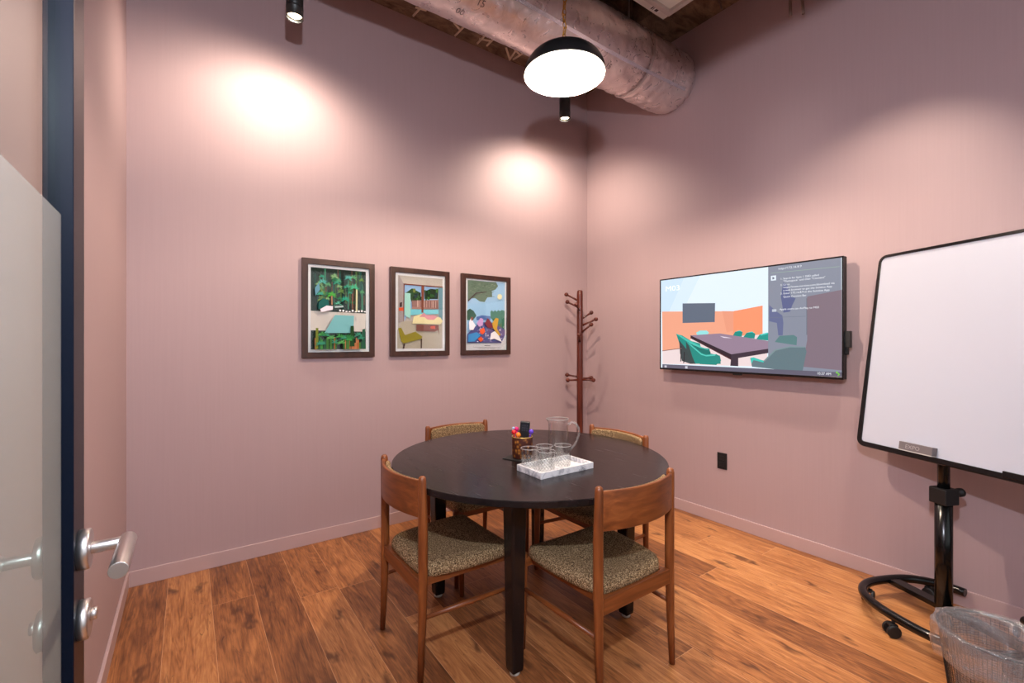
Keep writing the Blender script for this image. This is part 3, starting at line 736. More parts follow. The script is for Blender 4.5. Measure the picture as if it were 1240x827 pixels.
tube('handle', hp, 0.0055, thin_glass('glass_handle', (252, 253, 253), 0.12, 0.03, 0.5, haze=0.12, hazecol=(255, 255, 255)), pt, 14)
bm = bmesh.new(); add_tube(bm, [(0.047 * math.cos(2 * PI * k / 40) - (0.010 if 17 <= k <= 23 else 0), 0.047 * math.sin(2 * PI * k / 40), 0.188) for k in range(40)], 0.0014, 6, closed=True)
finish(bm, 'rim', bpy.data.materials['glass_rim'], pt)

card = box('drinks_coaster', -0.05, 0.05, -0.05, 0.05, 0, 0.004, M_blackmat, bevel=0.001); card.location = (1.288, 1.775, TZ); card.rotation_euler.z = 0.35
tag(card, 'thin square black coaster lying under the pen cup', 'coaster')
def cupmat():
    m = mat('woven_gold_brown', (150, 110, 50), 0.45)
    tc = N(m, 'ShaderNodeTexCoord')
    vo = N(m, 'ShaderNodeTexVoronoi'); vo.inputs['Scale'].default_value = 62; L(m, tc.outputs['Object'], vo.inputs['Vector'])
    r = ramp(m, vo.outputs['Distance'], [(0.15, (178, 118, 46)), (0.4, (120, 66, 26)), (0.6, (74, 30, 20))]); L(m, r.outputs['Color'], P(m).inputs['Base Color'])
    return m
CX, CY, CZ = 1.312, 1.765, TZ + 0.004
cup = thing('pen_cup', 'round gold and brown patterned pen cup behind the tumblers', 'pen cup', (CX, CY, CZ))
bm = bmesh.new(); add_lathe(bm, [(0, 0), (0.046, 0), (0.048, 0.004), (0.050, 0.098), (0.050, 0.100), (0.047, 0.100), (0.045, 0.006), (0, 0.005)], (0, 0, 0), 40)
finish(bm, 'cup_body', cupmat(), cup)
bm = bmesh.new(); add_tube(bm, [(0.0485 * math.cos(2 * PI * k / 40), 0.0485 * math.sin(2 * PI * k / 40), 0.1) for k in range(40)], 0.0025, 8, closed=True)
finish(bm, 'gold_rim', mat('gold_rim', (190, 160, 90), 0.3, metal=0.5), cup)
rem = thing('remote_control', 'black remote control standing upright in the pen cup', 'remote control', (CX + 0.005, CY + 0.008, CZ + 0.012))
M_rem = mat('remote_black', (16, 18, 26), 0.45)
rb = box('remote_body', -0.0235, 0.0235, -0.009, 0.009, 0.0, 0.160, M_rem, rem, bevel=0.004, bseg=3)
bm = bmesh.new()
for i in range(3):
    for j in range(3): add_box(bm, -0.014 + 0.0105 * i, -0.0075 + 0.0105 * i, -0.0102, -0.0085, 0.115 + 0.012 * j, 0.121 + 0.012 * j)
finish(bm, 'buttons', mat('remote_keys', (50, 54, 66), 0.5), rem)
rem.rotation_euler = (0.06, 0.10, -0.6)
for i, (nm, c, dx, dy, dz, tilt) in enumerate([('red', (215, 30, 35), -0.038, 0.016, 0.114, 0), ('orange', (245, 130, 30), -0.036, -0.018, 0.107, 0), ('magenta', (215, 25, 110), -0.012, 0.030, 0.124, 0), ('purple', (95, 60, 190), 0.033, -0.028, 0.116, 0), ('pale blue', (170, 190, 220), -0.028, 0.033, 0.130, 0)]):
    p = thing('pen', '%s pen with a round top standing in the pen cup' % nm, 'pen', (CX + dx * 0.45, CY + dy * 0.45, CZ + 0.007), 0, 'pens in the pen cup')
    e = (dx * 0.55, dy * 0.55, dz)
    tube('shaft', [(0, 0, 0), (e[0] * 0.9, e[1] * 0.9, e[2] - 0.01)], 0.0035, mat(nm + ' pen', c, 0.4), p, 10)
    bm = bmesh.new(); add_sphere(bm, e, 0.0115 if i < 4 else 0.007, 16)
    finish(bm, 'round_top', mat(nm + ' pen top', c, 0.5), p)

# ------------------------------------------------------------------ framed prints
M_frame = wood('walnut_frame', (40, 20, 14), (58, 31, 22), (72, 41, 29), 'z', 0.35, 0.6)
M_mount = mat('white_mount_board', (232, 228, 232), 0.7)
M_glaze = thin_glass('picture_glazing', (250, 252, 252), 0.035, 0.03, 0.25)
pr_cache = {}
def paint(c):
    if c not in pr_cache: pr_cache[c] = mat('print_ink_%02x%02x%02x' % c, c, 0.6, spec=0.2)
    return pr_cache[c]
def framed(x0, x1, z0, z1, layers, label, mount=0.034):
    cx, cz = (x0 + x1) / 2, z0
    t = thing('framed_print', label, 'picture', (cx, YB, cz), 0, 'framed prints in a row on the wall')
    a, b, H = x0 - cx, x1 - cx, z1 - z0; fw, fd = 0.036, 0.030
    bm = bmesh.new(); S = [(a, 0), (b, 0), (b, H), (a, H)]; I = [(a + fw, fw), (b - fw, fw), (b - fw, H - fw), (a + fw, H - fw)]
    vo = [[bm.verts.new((p[0], y, p[1])) for p in S] for y in (-fd, -0.001)]; vi = [[bm.verts.new((p[0], y, p[1])) for p in I] for y in (-fd, -0.001)]
    for k in range(4):
        k2 = (k + 1) % 4
        bm.faces.new([vo[0][k], vo[0][k2], vi[0][k2], vi[0][k]]); bm.faces.new([vo[1][k2], vo[1][k], vi[1][k], vi[1][k2]])
        bm.faces.new([vo[0][k2], vo[0][k], vo[1][k], vo[1][k2]]); bm.faces.new([vi[0][k], vi[0][k2], vi[1][k2], vi[1][k]])
    finish(bm, 'frame', M_frame, t, bevel=0.0015)
    box('mount', a + fw - 0.002, b - fw + 0.002, -0.016, -0.004, fw - 0.002, H - fw + 0.002, M_mount, t)
    flat_print('print', layers, lambda u, v, d: Vector((u - cx, -0.0163 - d, v - cz)), t, paint, 0.00012)
    box('glazing', a + fw - 0.001, b - fw + 0.001, -0.0262, -0.0248, fw - 0.001, H - fw + 0.001, M_glaze, t)
    return t
def frond(cx, cz, n, ln, col, a0=0.0, a1=PI, w=0.18):
    out = []
    for i in range(n):
        a = a0 + (a1 - a0) * (i + random.uniform(-.3, .3)) / max(1, n - 1)
        d = (math.cos(a), math.sin(a)); p = (-d[1], d[0]); l = ln * random.uniform(.75, 1.1)
        out.append((col, [(cx, cz), (cx + d[0] * l * .5 + p[0] * l * w * .5, cz + d[1] * l * .5 + p[1] * l * w * .5), (cx + d[0] * l, cz + d[1] * l - l * .12), (cx + d[0] * l * .5 - p[0] * l * w * .5, cz + d[1] * l * .5 - p[1] * l * w * .5)]))
    return out
def quad(c, x, z, w, h, t=0.0): return (c, [(x, z), (x + w, z), (x + w + t, z + h), (x + t, z + h)])
# garden pool print
ly = [((22, 38, 30), [(0.64, 1.249), (0.992, 1.249), (0.992, 1.777), (0.64, 1.777)])] + POLYS['F1'][1:2]
rnd = random.Random(3)
for i in range(46):
    x = rnd.uniform(0.645, 0.975); z = rnd.uniform(1.50, 1.66); hh = min(rnd.uniform(0.05, 0.2), 1.775 - z)
    ly.append(quad(rnd.choice([(40, 90, 60), (20, 60, 50), (70, 100, 50), (25, 30, 30), (90, 60, 45), (15, 75, 70), (50, 120, 90)]), x, z, rnd.uniform(0.004, 0.014), hh))
for i in range(26):
    x = rnd.uniform(0.67, 0.965); z = rnd.uniform(1.55, 1.74)
    ly += frond(x, z, 9, min(rnd.uniform(0.02, 0.034), 0.99 - x, x - 0.642, 1.774 - z), rnd.choice([(90, 160, 110), (50, 150, 120), (130, 175, 120), (40, 120, 80), (110, 150, 70), (80, 170, 160)]), -0.4, PI + 0.4)
ly += POLYS['F1'][2:10]
ly += frond(0.76, 1.60, 11, 0.036, (70, 160, 60), -0.3, PI + .3) + frond(0.845, 1.575, 9, 0.036, (40, 160, 130), -0.3, PI + .3) + frond(0.905, 1.655, 11, 0.040, (60, 160, 120), -0.3, PI + .3) + frond(0.69, 1.60, 9, 0.03, (50, 150, 130), 0, PI)
ly += frond(0.80, 1.545, 7, 0.028, (90, 180, 150), 0, PI)
for i in range(38):
    x = rnd.uniform(0.643, 0.965); hh = rnd.uniform(0.03, 0.085)
    ly.append(quad(rnd.choice([(60, 110, 50), (150, 90, 50), (40, 80, 60), (30, 90, 40), (170, 110, 70), (60, 130, 60)]), x, 1.2495, rnd.uniform(0.008, 0.018), hh))
ly += POLYS['F1'][10:]
for i in range(16):
    x = rnd.uniform(0.665, 0.965); z = rnd.uniform(1.27, 1.345)
    ly += frond(x, z, 8, min(0.032, 0.99 - x, x - 0.642), rnd.choice([(60, 150, 70), (40, 120, 60), (90, 170, 90), (50, 140, 110)]), 0.0, PI)
for i in range(9): ly.append(quad((235, 232, 235), 0.80 + 0.02 * i, 1.492 + rnd.uniform(0, .006), 0.012, rnd.uniform(.006, .014)))
framed(0.586, 1.050, 1.195, 1.832, ly, 'framed print of a turquoise garden pool among palms, leftmost of three')
# room print
ly = [((190, 178, 170), [(1.221, 1.249), (1.572, 1.249), (1.572, 1.773), (1.221, 1.773)])] + [(c, [(min(x, 1.5715), z) for x, z in p]) for c, p in POLYS['F2'][1:5]]
for i in range(30): ly.append(quad(rnd.choice([(40, 90, 40), (20, 40, 25), (70, 120, 50), (30, 60, 70), (120, 130, 60)]), rnd.uniform(1.285, 1.52), rnd.uniform(1.60, 1.67), rnd.uniform(.008, .02), rnd.uniform(.01, .03)))
ly += [(c, [(min(x, 1.5715), z) for x, z in p]) for c, p in POLYS['F2'][5:6]]
for i in range(20): ly.append(quad(rnd.choice([(205, 160, 150), (130, 90, 90), (220, 190, 180)]), 1.325 + i * 0.0103, 1.552, .0045, .05))
ly += [(c, [(min(x, 1.5715), z) for x, z in p]) for c, p in POLYS['F2'][6:]]
framed(1.163, 1.627, 1.195, 1.830, ly, 'framed print of a room with an olive chair and window, middle of three')
# picnic print
ly = [(c, [(min(x, 2.146), z) for x, z in p]) for c, p in POLYS['F3'][:6]]
for i in range(60):
    x = rnd.uniform(1.80, 2.03); z = rnd.uniform(1.66, 1.765)
    ly.append(quad(rnd.choice([(60, 90, 70), (130, 150, 125), (75, 105, 85)]), x, z, 0.018, 0.003, 0.002))
ly += [(c, [(min(x, 2.146), z) for x, z in p]) for c, p in POLYS['F3'][6:9]]
for i in range(110):
    x = rnd.uniform(1.80, 2.12); z = rnd.uniform(1.295, 1.42 if x > 1.86 else 1.36)
    ly.append(quad(rnd.choice([(50, 60, 110), (210, 205, 230), (130, 120, 190), (70, 110, 180), (225, 220, 235)]), x, z, rnd.uniform(.006, .016), rnd.uniform(.003, .006), rnd.uniform(-.006, .006)))
ly += POLYS['F3'][9:]
framed(1.734, 2.196, 1.195, 1.832, ly, 'framed picnic print with a tree and a sun, rightmost of three')

# ------------------------------------------------------------------ coat stand
M_cs = wood('mahogany', (54, 20, 12), (84, 32, 20), (108, 46, 28), 'z', 0.3)
cs = thing('coat_stand', 'tall dark red-brown wooden coat stand in the corner behind the table', 'coat stand', (2.80, 2.92, 0))
tube('pole', [(0, 0, 0.02), (0, 0, 0.3), (0, 0, 1.0), (0, 0, 1.70), (0, 0, 1.738), (0, 0, 1.748)], [0.028, 0.028, 0.0265, 0.0265, 0.025, 0.018], M_cs, cs, 24)
def peg(z, ang, out, rise):
    d = Vector((math.cos(ang), math.sin(ang), 0))
    a = d * 0.018 + Vector((0, 0, z)); b = d * (0.025 + out) + Vector((0, 0, z + rise))
    bm = bmesh.new(); add_tube(bm, [a, a.lerp(b, .5), b], [0.010, 0.0075, 0.009], 12)
    add_sphere(bm, b + (b - a).normalized() * 0.010, 0.0185, 16)
    finish(bm, 'peg', M_cs, cs)
# direction 0 = to the right in the view; camera-right is (.816,-.578)
rt = math.atan2(-0.578, 0.8159)
for z, a, o, r in [(1.66, PI - 0.25, 0.085, 0.05), (1.60, PI + 0.3, 0.085, 0.04), (1.57, PI + 1.15, 0.08, 0.04), (1.50, 0.35, 0.08, 0.05), (1.44, -0.15, 0.105, 0.05), (1.38, 0.5 - 1.2, 0.08, 0.06), (1.30, -1.8, 0.06, 0.05),
                   (0.99, PI - 0.5, 0.085, 0.012), (0.965, PI + 0.4, 0.085, 0.0), (0.975, 0.45, 0.085, 0.002), (0.965, -0.4, 0.085, 0.0)]:
    peg(z, rt + a, o, r)
for k in range(4):
    a = PI / 4 + k * PI / 2; d = (math.cos(a), math.sin(a))
    tube('foot', [(d[0] * 0.02, d[1] * 0.02, 0.10), (d[0] * 0.08, d[1] * 0.08, 0.075), (d[0] * 0.15, d[1] * 0.15, 0.028), (d[0] * 0.18, d[1] * 0.18, 0.014)], [0.017, 0.016, 0.014, 0.013], M_cs, cs, 12)

# ------------------------------------------------------------------ wall screen
SX = 3.01; y_l, y_r, z_b, z_t = 2.243, 1.016, 1.084, 1.783
tvt = thing('wall_screen', 'large flat wall screen showing a meeting room with teal chairs', 'television', (XR, (y_l + y_r) / 2, (z_b + z_t) / 2))
ox, oy, oz = XR, (y_l + y_r) / 2, (z_b + z_t) / 2
box('casing', SX + 0.002 - ox, SX + 0.045 - ox, y_r - oy, y_l - oy, z_b - oz, z_t - oz, M_blackmat, tvt, bevel=0.003)
bm = bmesh.new(); be = 0.009
for (a, b, c, d) in ((y_r, y_l, z_t - be, z_t), (y_r, y_l, z_b, z_b + be + 0.004), (y_l - be, y_l, z_b + be, z_t - be), (y_r, y_r + be, z_b + be, z_t - be)):
    add_box(bm, SX - 0.003 - ox, SX + 0.004 - ox, a - oy, b - oy, c - oz, d - oz)
finish(bm, 'bezel', mat('glossy_black_bezel', (10, 9, 11), 0.2), tvt, bevel=0.001)
box('wall_bracket', SX + 0.045 - ox, -0.0005, -0.25, 0.25, -0.2, 0.2, M_black, tvt, bevel=0.004)
bm = bmesh.new(); add_box(bm, SX + 0.012 - ox, SX + 0.05 - ox, 0.992 - oy, y_r - oy + 0.002, 1.265 - oz, 1.36 - oz); add_box(bm, SX + 0.02 - ox, SX + 0.045 - ox, 1.004 - oy, y_r - oy + 0.002, 1.225 - oz, 1.266 - oz)
finish(bm, 'side_module', M_blackmat, tvt, bevel=0.003)
box('sensor_tab', SX - ox, SX + 0.01 - ox, -0.03, 0.03, z_b - 0.010 - oz, z_b - oz, M_blackmat, tvt)
em_cache = {}
def glow(c):
    if c not in em_cache:
        em_cache[c] = mat('screen_%02x%02x%02x' % c, (5, 5, 6), 0.25, emis=c, estr=SCREEN)
    return em_cache[c]
ys0, ys1, zs0, zs1 = y_r + be, y_l - be, z_b + be + 0.004, z_t - be
cl = lambda p: [(min(max(y, ys0), ys1), min(max(z, zs0), zs1)) for y, z in p]
ly = [((226, 240, 250), [(ys1, zs0), (ys0, zs0), (ys0, zs1), (ys1, zs1)]), ((206, 228, 246), [(ys1, 1.53), (2.16, 1.53), (2.03, zs1), (ys1, zs1)]), ((216, 234, 248), [(2.16, 1.53), (2.04, 1.53), (1.90, zs1), (2.03, zs1)])]
ly += [(c, cl(p)) for c, p in POLYS['TV'][:10]]
ly += [((234, 156, 127), [(1.733, 1.51), (1.653, 1.505), (1.653, 1.372), (1.701, 1.362)])] + [(c, cl(p)) for c, p in POLYS['TV'][10:13]]
ly += [((26, 116, 108), [(1.993, 1.299), (1.902, 1.264), (1.838, 1.246), (1.819, 1.227), (1.819, 1.208), (1.879, 1.213), (1.926, 1.247)]),
       ((70, 190, 175), [(2.101, 1.36), (2.056, 1.346), (2.005, 1.318), (1.896, 1.269), (1.894, 1.262), (1.944, 1.270), (2.005, 1.300), (2.075, 1.342)]),
       ((80, 196, 182), [(1.993, 1.299), (1.902, 1.264), (1.838, 1.246), (1.838, 1.240), (1.902, 1.255), (1.985, 1.288)]),
       ((34, 138, 128), [(2.011, 1.301), (1.962, 1.268), (1.891, 1.215), (1.856, 1.203), (1.777, 1.212), (1.749, 1.199), (1.741, 1.166), (1.777, 1.136), (1.902, 1.137), (1.95, 1.17), (1.993, 1.246)]),
       ((86, 200, 186), [(2.011, 1.301), (1.962, 1.268), (1.891, 1.215), (1.856, 1.203), (1.777, 1.212), (1.785, 1.200), (1.850, 1.194), (1.891, 1.204), (1.962, 1.258)]),
       ((58, 74, 74), [(2.014, 1.301), (1.989, 1.268), (1.962, 1.191), (1.936, 1.136), (1.956, 1.142), (1.989, 1.18), (2.011, 1.246)]),
       ((40, 34, 40), [(2.058, 1.267), (2.052, 1.267), (2.054, 1.15), (2.062, 1.15)]), ((40, 34, 40), [(2.03, 1.223), (2.024, 1.223), (2.029, 1.14), (2.037, 1.139)])]
ly += [(c, cl(p)) for c, p in POLYS['TV'][13:]]
ly += [((64, 196, 182), [(1.537, 1.193), (1.518, 1.197), (1.454, 1.176), (1.454, 1.165), (1.518, 1.179), (1.532, 1.154)]),
       ((70, 200, 190), [(1.642, 1.365), (1.61, 1.375), (1.592, 1.364), (1.61, 1.368)]), ((70, 200, 190), [(1.565, 1.357), (1.528, 1.366), (1.509, 1.352), (1.53, 1.359)]), ((80, 205, 195), [(1.479, 1.346), (1.432, 1.357), (1.427, 1.350), (1.470, 1.338)]),
       ((122, 146, 150), [(1.386, 1.249), (1.297, 1.271), (1.213, 1.269), (1.213, 1.264), (1.297, 1.264), (1.38, 1.243), (1.45, 1.170), (1.455, 1.176)])]
ly += [((96, 40, 44), [(1.975, 1.332), (1.97, 1.328), (1.67, 1.175), (1.668, 1.18)]), ((70, 75, 80), [(1.205, 1.34), (1.203, 1.34), (1.203, 1.56), (1.205, 1.56)]), ((110, 118, 132), [(1.425, 1.45), (1.21, 1.45), (1.21, 1.452), (1.425, 1.452)]),
       ((150, 175, 160), [(1.409, 1.731), (1.036, 1.723), (1.036, 1.7255), (1.409, 1.7335)]), ((225, 235, 245), [(1.409, 1.715), (1.378, 1.715), (1.378, 1.684), (1.409, 1.684)]),
       ((110, 118, 135), [(1.400, 1.708), (1.388, 1.702), (1.388, 1.694), (1.400, 1.691)]), ((190, 196, 208), [(1.402, 1.503), (1.376, 1.503), (1.376, 1.487), (1.402, 1.487)]),
       ((120, 200, 70), [(1.055, 1.124), (1.047, 1.131), (1.043, 1.124), (1.050, 1.117)]), ((120, 200, 70), [(1.048, 1.118), (1.040, 1.122), (1.034, 1.113), (1.043, 1.104), (1.046, 1.109), (1.040, 1.113)]),
       ((200, 200, 210), [(2.20, 1.115), (2.18, 1.115), (2.18, 1.100), (2.20, 1.100)]), ((200, 200, 210), [(2.02, 1.118), (2.0, 1.118), (2.0, 1.100), (2.02, 1.100)]), ((130, 90, 85), cl([(2.22, 1.230), (2.048, 1.252), (2.048, 1.247), (2.22, 1.225)])),
       ((225, 210, 225), [(1.75, 1.338), (1.70, 1.330), (1.66, 1.322), (1.72, 1.325)])]
flat_print('screen_image', ly, lambda y, z, d: Vector((SX - 0.0005 - d * 0 - ox - d, y - oy, z - oz)), tvt, glow, 0.00005)
M_txt = glow((235, 238, 245)); M_txt2 = mat('screen_pale_text', (5, 5, 5), 0.3, emis=(250, 252, 255), estr=SCREEN * 1.15)
def stext(txt, y, z, size, width=None, m=None, bold=0.0):
    R = Matrix(((0, 0, -1), (-1, 0, 0), (0, 1, 0))).to_4x4()
    R = Matrix.Translation((SX - 0.0035 - ox, y - oy, z - oz)) @ R
    o = text_mesh('screen_text', txt, size, Matrix.Identity(4), m or M_txt, tvt, bold=bold)
    w = max(v.co.x for v in o.data.vertices); k = width / w if width else 1
    for v in o.data.vertices: v.co = R @ Vector((v.co.x * k, v.co.y, 0))
stext('http://172.16.8.9', 1.364, 1.748, 0.0175, 0.132)
for t_, y, z, wd in [('1. Search for Item 1 SSID called', 1.352, 1.684, 0.212), ('"Meetspace" and then "Connect"', 1.335, 1.667, 0.228), ('2. Go to', 1.352, 1.646, 0.053),
                     ('https://www.mersive.com/download via', 1.335, 1.629, 0.275), ('a web browser to get the Solstice App', 1.335, 1.611, 0.262), ('3. Enter 172.16.8.9 in the Solstice App', 1.352, 1.592, 0.267),
                     ('Quick Connect Bar', 1.335, 1.571, 0.13), ('Apple users can AirPlay to M03', 1.357, 1.495, 0.217)]:
    stext(t_, y, z, 0.0165, wd)
stext('10:37 AM', 1.150, 1.107, 0.021, 0.072)
stext('M03', 2.193, 1.686, 0.056, 0.125, M_txt2, -0.0004)

# ------------------------------------------------------------------ wall socket
so = thing('wall_socket', 'small black electrical socket low on the right wall below the screen', 'socket', (XR, 1.79, 0.448))
box('cover_plate', -0.006, -0.0002, -0.036, 0.036, -0.058, 0.058, M_blackmat, so, bevel=0.002)
for s in (-1, 1):
    rc = box('receptacle', -0.0085, -0.005, -0.017, 0.017, s * 0.022 - 0.015, s * 0.022 + 0.015, mat('black_nylon', (30, 30, 32), 0.35), so, bevel=0.003)
    bm = bmesh.new(); add_box(bm, -0.0088, -0.0083, -0.007, -0.005, s * 0.022 - 0.002, s * 0.022 + 0.007); add_box(bm, -0.0088, -0.0083, 0.005, 0.007, s * 0.022 - 0.002, s * 0.022 + 0.007)
    finish(bm, 'slots', mat('slot_dark', (4, 4, 4), 0.8), rc)

# ------------------------------------------------------------------ mobile whiteboard
WA = math.atan2(0.904, 0.4257)
wb = thing('mobile_whiteboard', 'tall white board in a black frame on a rolling curved black base', 'whiteboard', (2.835, 0.565, 0), WA)
pts = []
ccx, ccy, ra, rb_, ex = -0.04, 0.035, 0.285, 0.270, 2.6
for k in range(73):
    a = -PI / 2 + 0.30 + (2 * PI - 0.60) * k / 72
    c, s = math.cos(a), math.sin(a)
    pts.append((ccx + ra * math.copysign(abs(c) ** (2 / ex), c), ccy + rb_ * math.copysign(abs(s) ** (2 / ex), s), 0.083))
tube('base_tube', pts, 0.0195, M_black, wb, 16)
box('cross_plate', -0.31, 0.235, -0.028, 0.028, 0.068, 0.092, M_black, wb, bevel=0.003)
def caster(x, y, rot):
    c = bpy.data.objects.new('caster', None)
    bm = bmesh.new(); add_tube(bm, [(x, y, 0.05), (x, y, 0.078)], 0.007, 10)
    D = Matrix.Translation((x, y, 0)) @ Matrix.Rotation(rot, 4, 'Z')
    add_box(bm, -0.016, 0.016, -0.012, 0.02, 0.045, 0.056, M=D)
    o = finish(bm, 'caster', M_blackmat, wb, bevel=0.002)
    for s in (-1, 1):
        bm = bmesh.new(); q = D @ Vector((s * 0.012, 0.006, 0.027)); q2 = D @ Vector((s * 0.026, 0.006, 0.027))
        add_tube(bm, [q, q.lerp(q2, .8), q2], [0.027, 0.027, 0.022], 24)
        finish(bm, 'wheel', M_blackmat, o, bevel=0.001)
for x, y, r in ((0.228, 0.155, 0.6), (0.195, -0.17, 1.9), (-0.03, 0.312, -0.4), (-0.145, -0.232, 0.3), (-0.318, 0.10, 1.2)): caster(x, y, r)
tube('lower_post', [(0, 0, 0.07), (0, 0, 0.57)], 0.032, M_black, wb, 28, bevel=0)
col_ = box('height_collar', -0.037, 0.037, -0.040, 0.037, 0.555, 0.628, M_blackmat, wb, bevel=0.005)
tube('height_knob', [(0, -0.035, 0.600), (0, -0.065, 0.600), (0, -0.066, 0.600), (0, -0.082, 0.600), (0, -0.084, 0.600), (0, -0.100, 0.600), (0, -0.102, 0.6)], [0.006, 0.006, 0.010, 0.010, 0.020, 0.020, 0.014], M_blackmat, wb, 20)
tube('upper_post', [(0, 0, 0.57), (0, 0, 0.92)], 0.0225, M_black, wb, 24)
# the board leans back: local frame with origin at the bottom middle
lean = math.atan2(0.147, 1.005); BW, BH = 0.368, 1.016
BM = Matrix.Translation((0, 0.062, 0.752)) @ Matrix.Rotation(lean, 4, 'X')
def bbox(bm, *a): add_box(bm, *a, M=BM)
bm = bmesh.new(); bbox(bm, -BW + 0.008, BW - 0.008, -0.008, 0.004, 0.008, BH - 0.008)
finish(bm, 'writing_panel', mat('white_dry_erase', (194, 197, 210), 0.16, spec=0.5), wb)
rr = 0.035; path = []
for (cx_, cz_, a0) in ((BW - rr, rr, -PI / 2), (BW - rr, BH - rr, 0), (-BW + rr, BH - rr, PI / 2), (-BW + rr, rr, PI)):
    for k in range(7):
        a = a0 + PI / 2 * k / 6; path.append((cx_ + rr * math.cos(a), cz_ + rr * math.sin(a)))
bm = bmesh.new(); n = len(path); rings = []
cz0 = BH / 2
for i, (x, z) in enumerate(path):
    px, pz = path[i - 1]; qx, qz = path[(i + 1) % n]; tx, tz = qx - px, qz - pz; l = math.hypot(tx, tz); nx_, nz_ = tz / l, -tx / l
    wi = 0.009 + (0.011 if z < 0.05 else 0)
    rings.append([bm.verts.new(BM @ Vector((x + nx_ * a, y, z + nz_ * a))) for a, y in ((-wi, 0.010), (0.004, 0.010), (0.007, 0.004), (0.007, -0.012), (-wi, -0.012))])
for i in range(n):
    a, b = rings[i], rings[(i + 1) % n]
    for k in range(5): bm.faces.new([a[k], a[(k + 1) % 5], b[(k + 1) % 5], b[k]])
finish(bm, 'board_frame', M_black, wb, bevel=0.0015)
bm = bmesh.new(); bbox(bm, -BW + 0.02, -BW + 0.10, 0.008, 0.020, 0.004, 0.030)
finish(bm, 'pen_clip', M_black, wb, bevel=0.003)
bm = bmesh.new(); bbox(bm, -0.03, 0.03, -0.034, -0.010, 0.15, 0.55)
finish(bm, 'mounting_plate', M_blackmat, wb, bevel=0.003)
er = thing('board_eraser', 'small grey eraser resting on the bottom edge of the whiteboard', 'eraser', (2.835, 0.565, 0), WA)
M_er = mat('eraser_grey', (112, 104, 106), 0.6)
bm = bmesh.new(); bbox(bm, -0.019, 0.131, 0.0045, 0.034, 0.0245, 0.0625)
finish(bm, 'eraser_body', M_er, er, bevel=0.002)
bm = bmesh.new(); bbox(bm, -0.018, 0.130, 0.0046, 0.0345, 0.0212, 0.025)
finish(bm, 'felt', mat('pale_felt', (205, 200, 195), 0.9), er)
RT = BM @ Matrix.Translation((0.100, 0.0348, 0.0345)) @ Matrix(((-1, 0, 0, 0), (0, 0, 1, 0), (0, 1, 0, 0), (0, 0, 0, 1)))
text_mesh('eraser_lettering', 'EXPO', 0.026, RT, mat('pale_lettering', (170, 162, 162), 0.6), er)

# ------------------------------------------------------------------ waste bin
bx, by = 2.246, 0.315
bn = thing('waste_bin', 'round black mesh waste bin beside the whiteboard base', 'waste bin', (bx, by, 0))
bm = bmesh.new(); seg = 80; nr = 34
add_lathe(bm, [(0.112 + 0.036 * i / nr, 0.012 + 0.285 * i / nr) for i in range(nr + 1)], (0, 0, 0), seg)
o = finish(bm, 'mesh_wall', M_black, bn); wf = o.modifiers.new('wire', 'WIREFRAME'); wf.thickness = 0.0016; wf.use_even_offset = False
bm = bmesh.new(); add_tube(bm, [(0.148 * math.cos(2 * PI * k / 64), 0.148 * math.sin(2 * PI * k / 64), 0.299) for k in range(64)], 0.004, 10, closed=True)
finish(bm, 'rim', M_black, bn)
bm = bmesh.new(); add_lathe(bm, [(0, 0), (0.112, 0), (0.114, 0.004), (0.114, 0.014), (0.110, 0.014), (0.108, 0.006), (0, 0.006)], (0, 0, 0), 64)
finish(bm, 'base', M_black, bn)
def liner():
    m = thin_glass('clear_bin_liner', (246, 246, 248), 0.12, 0.09, 0.6, haze=0.17, hazecol=(250, 250, 255), wrinkle=0.8)
    return m
prof = [(0.094, 0.03), (0.098, 0.05), (0.106, 0.10), (0.114, 0.16), (0.124, 0.22), (0.134, 0.27), (0.1405, 0.292), (0.1425, 0.305), (0.148, 0.3075), (0.1545, 0.305), (0.157, 0.292), (0.158, 0.27), (0.158, 0.245), (0.163, 0.225), (0.160, 0.205)]
bm = bmesh.new(); seg = 180; rings = []
fine = []
for (a, b) in zip(prof[:-1], prof[1:]):
    for q in range(3): fine.append((a[0] + (b[0] - a[0]) * q / 3, a[1] + (b[1] - a[1]) * q / 3, ))
fine.append(prof[-1])
for i, (r, z) in enumerate(fine):
    ring = []
    for k in range(seg):
        a = 2 * PI * k / seg
        p = Vector((math.cos(a) * 3.5, math.sin(a) * 3.5, z * 8))
        cr = abs(noise.noise(p * 1.6)) * 0.020 + abs(noise.noise(p * 3.9)) * 0.009 + noise.noise(p * 9) * 0.002
        inside = i < 21
        rr_ = r - cr - 0.002 if inside else r + abs(noise.noise(p * 1.5)) * 0.016 + abs(noise.noise(p * 4)) * 0.005 + 0.001
        zz = z + (noise.noise(Vector((math.cos(a) * 2.2, math.sin(a) * 2.2, 5))) * 0.014 if i > 33 else 0) + (noise.noise(p * 3) * 0.003 if 20 < i < 30 else 0)
        if 20 < i < 28: zz = max(zz, 0.3045)
        ring.append(bm.verts.new((rr_ * math.cos(a), rr_ * math.sin(a), zz)))
    rings.append(ring)
for a, b in zip(rings[:-1], rings[1:]):
    for k in range(seg): bm.faces.new([a[k], a[(k + 1) % seg], b[(k + 1) % seg], b[k]]).smooth = True
ln = finish(bm, 'bin_liner', liner(), None); ln.location = (bx, by, 0)
tag(ln, 'crumpled clear plastic bag lining the black mesh waste bin', 'bin bag')

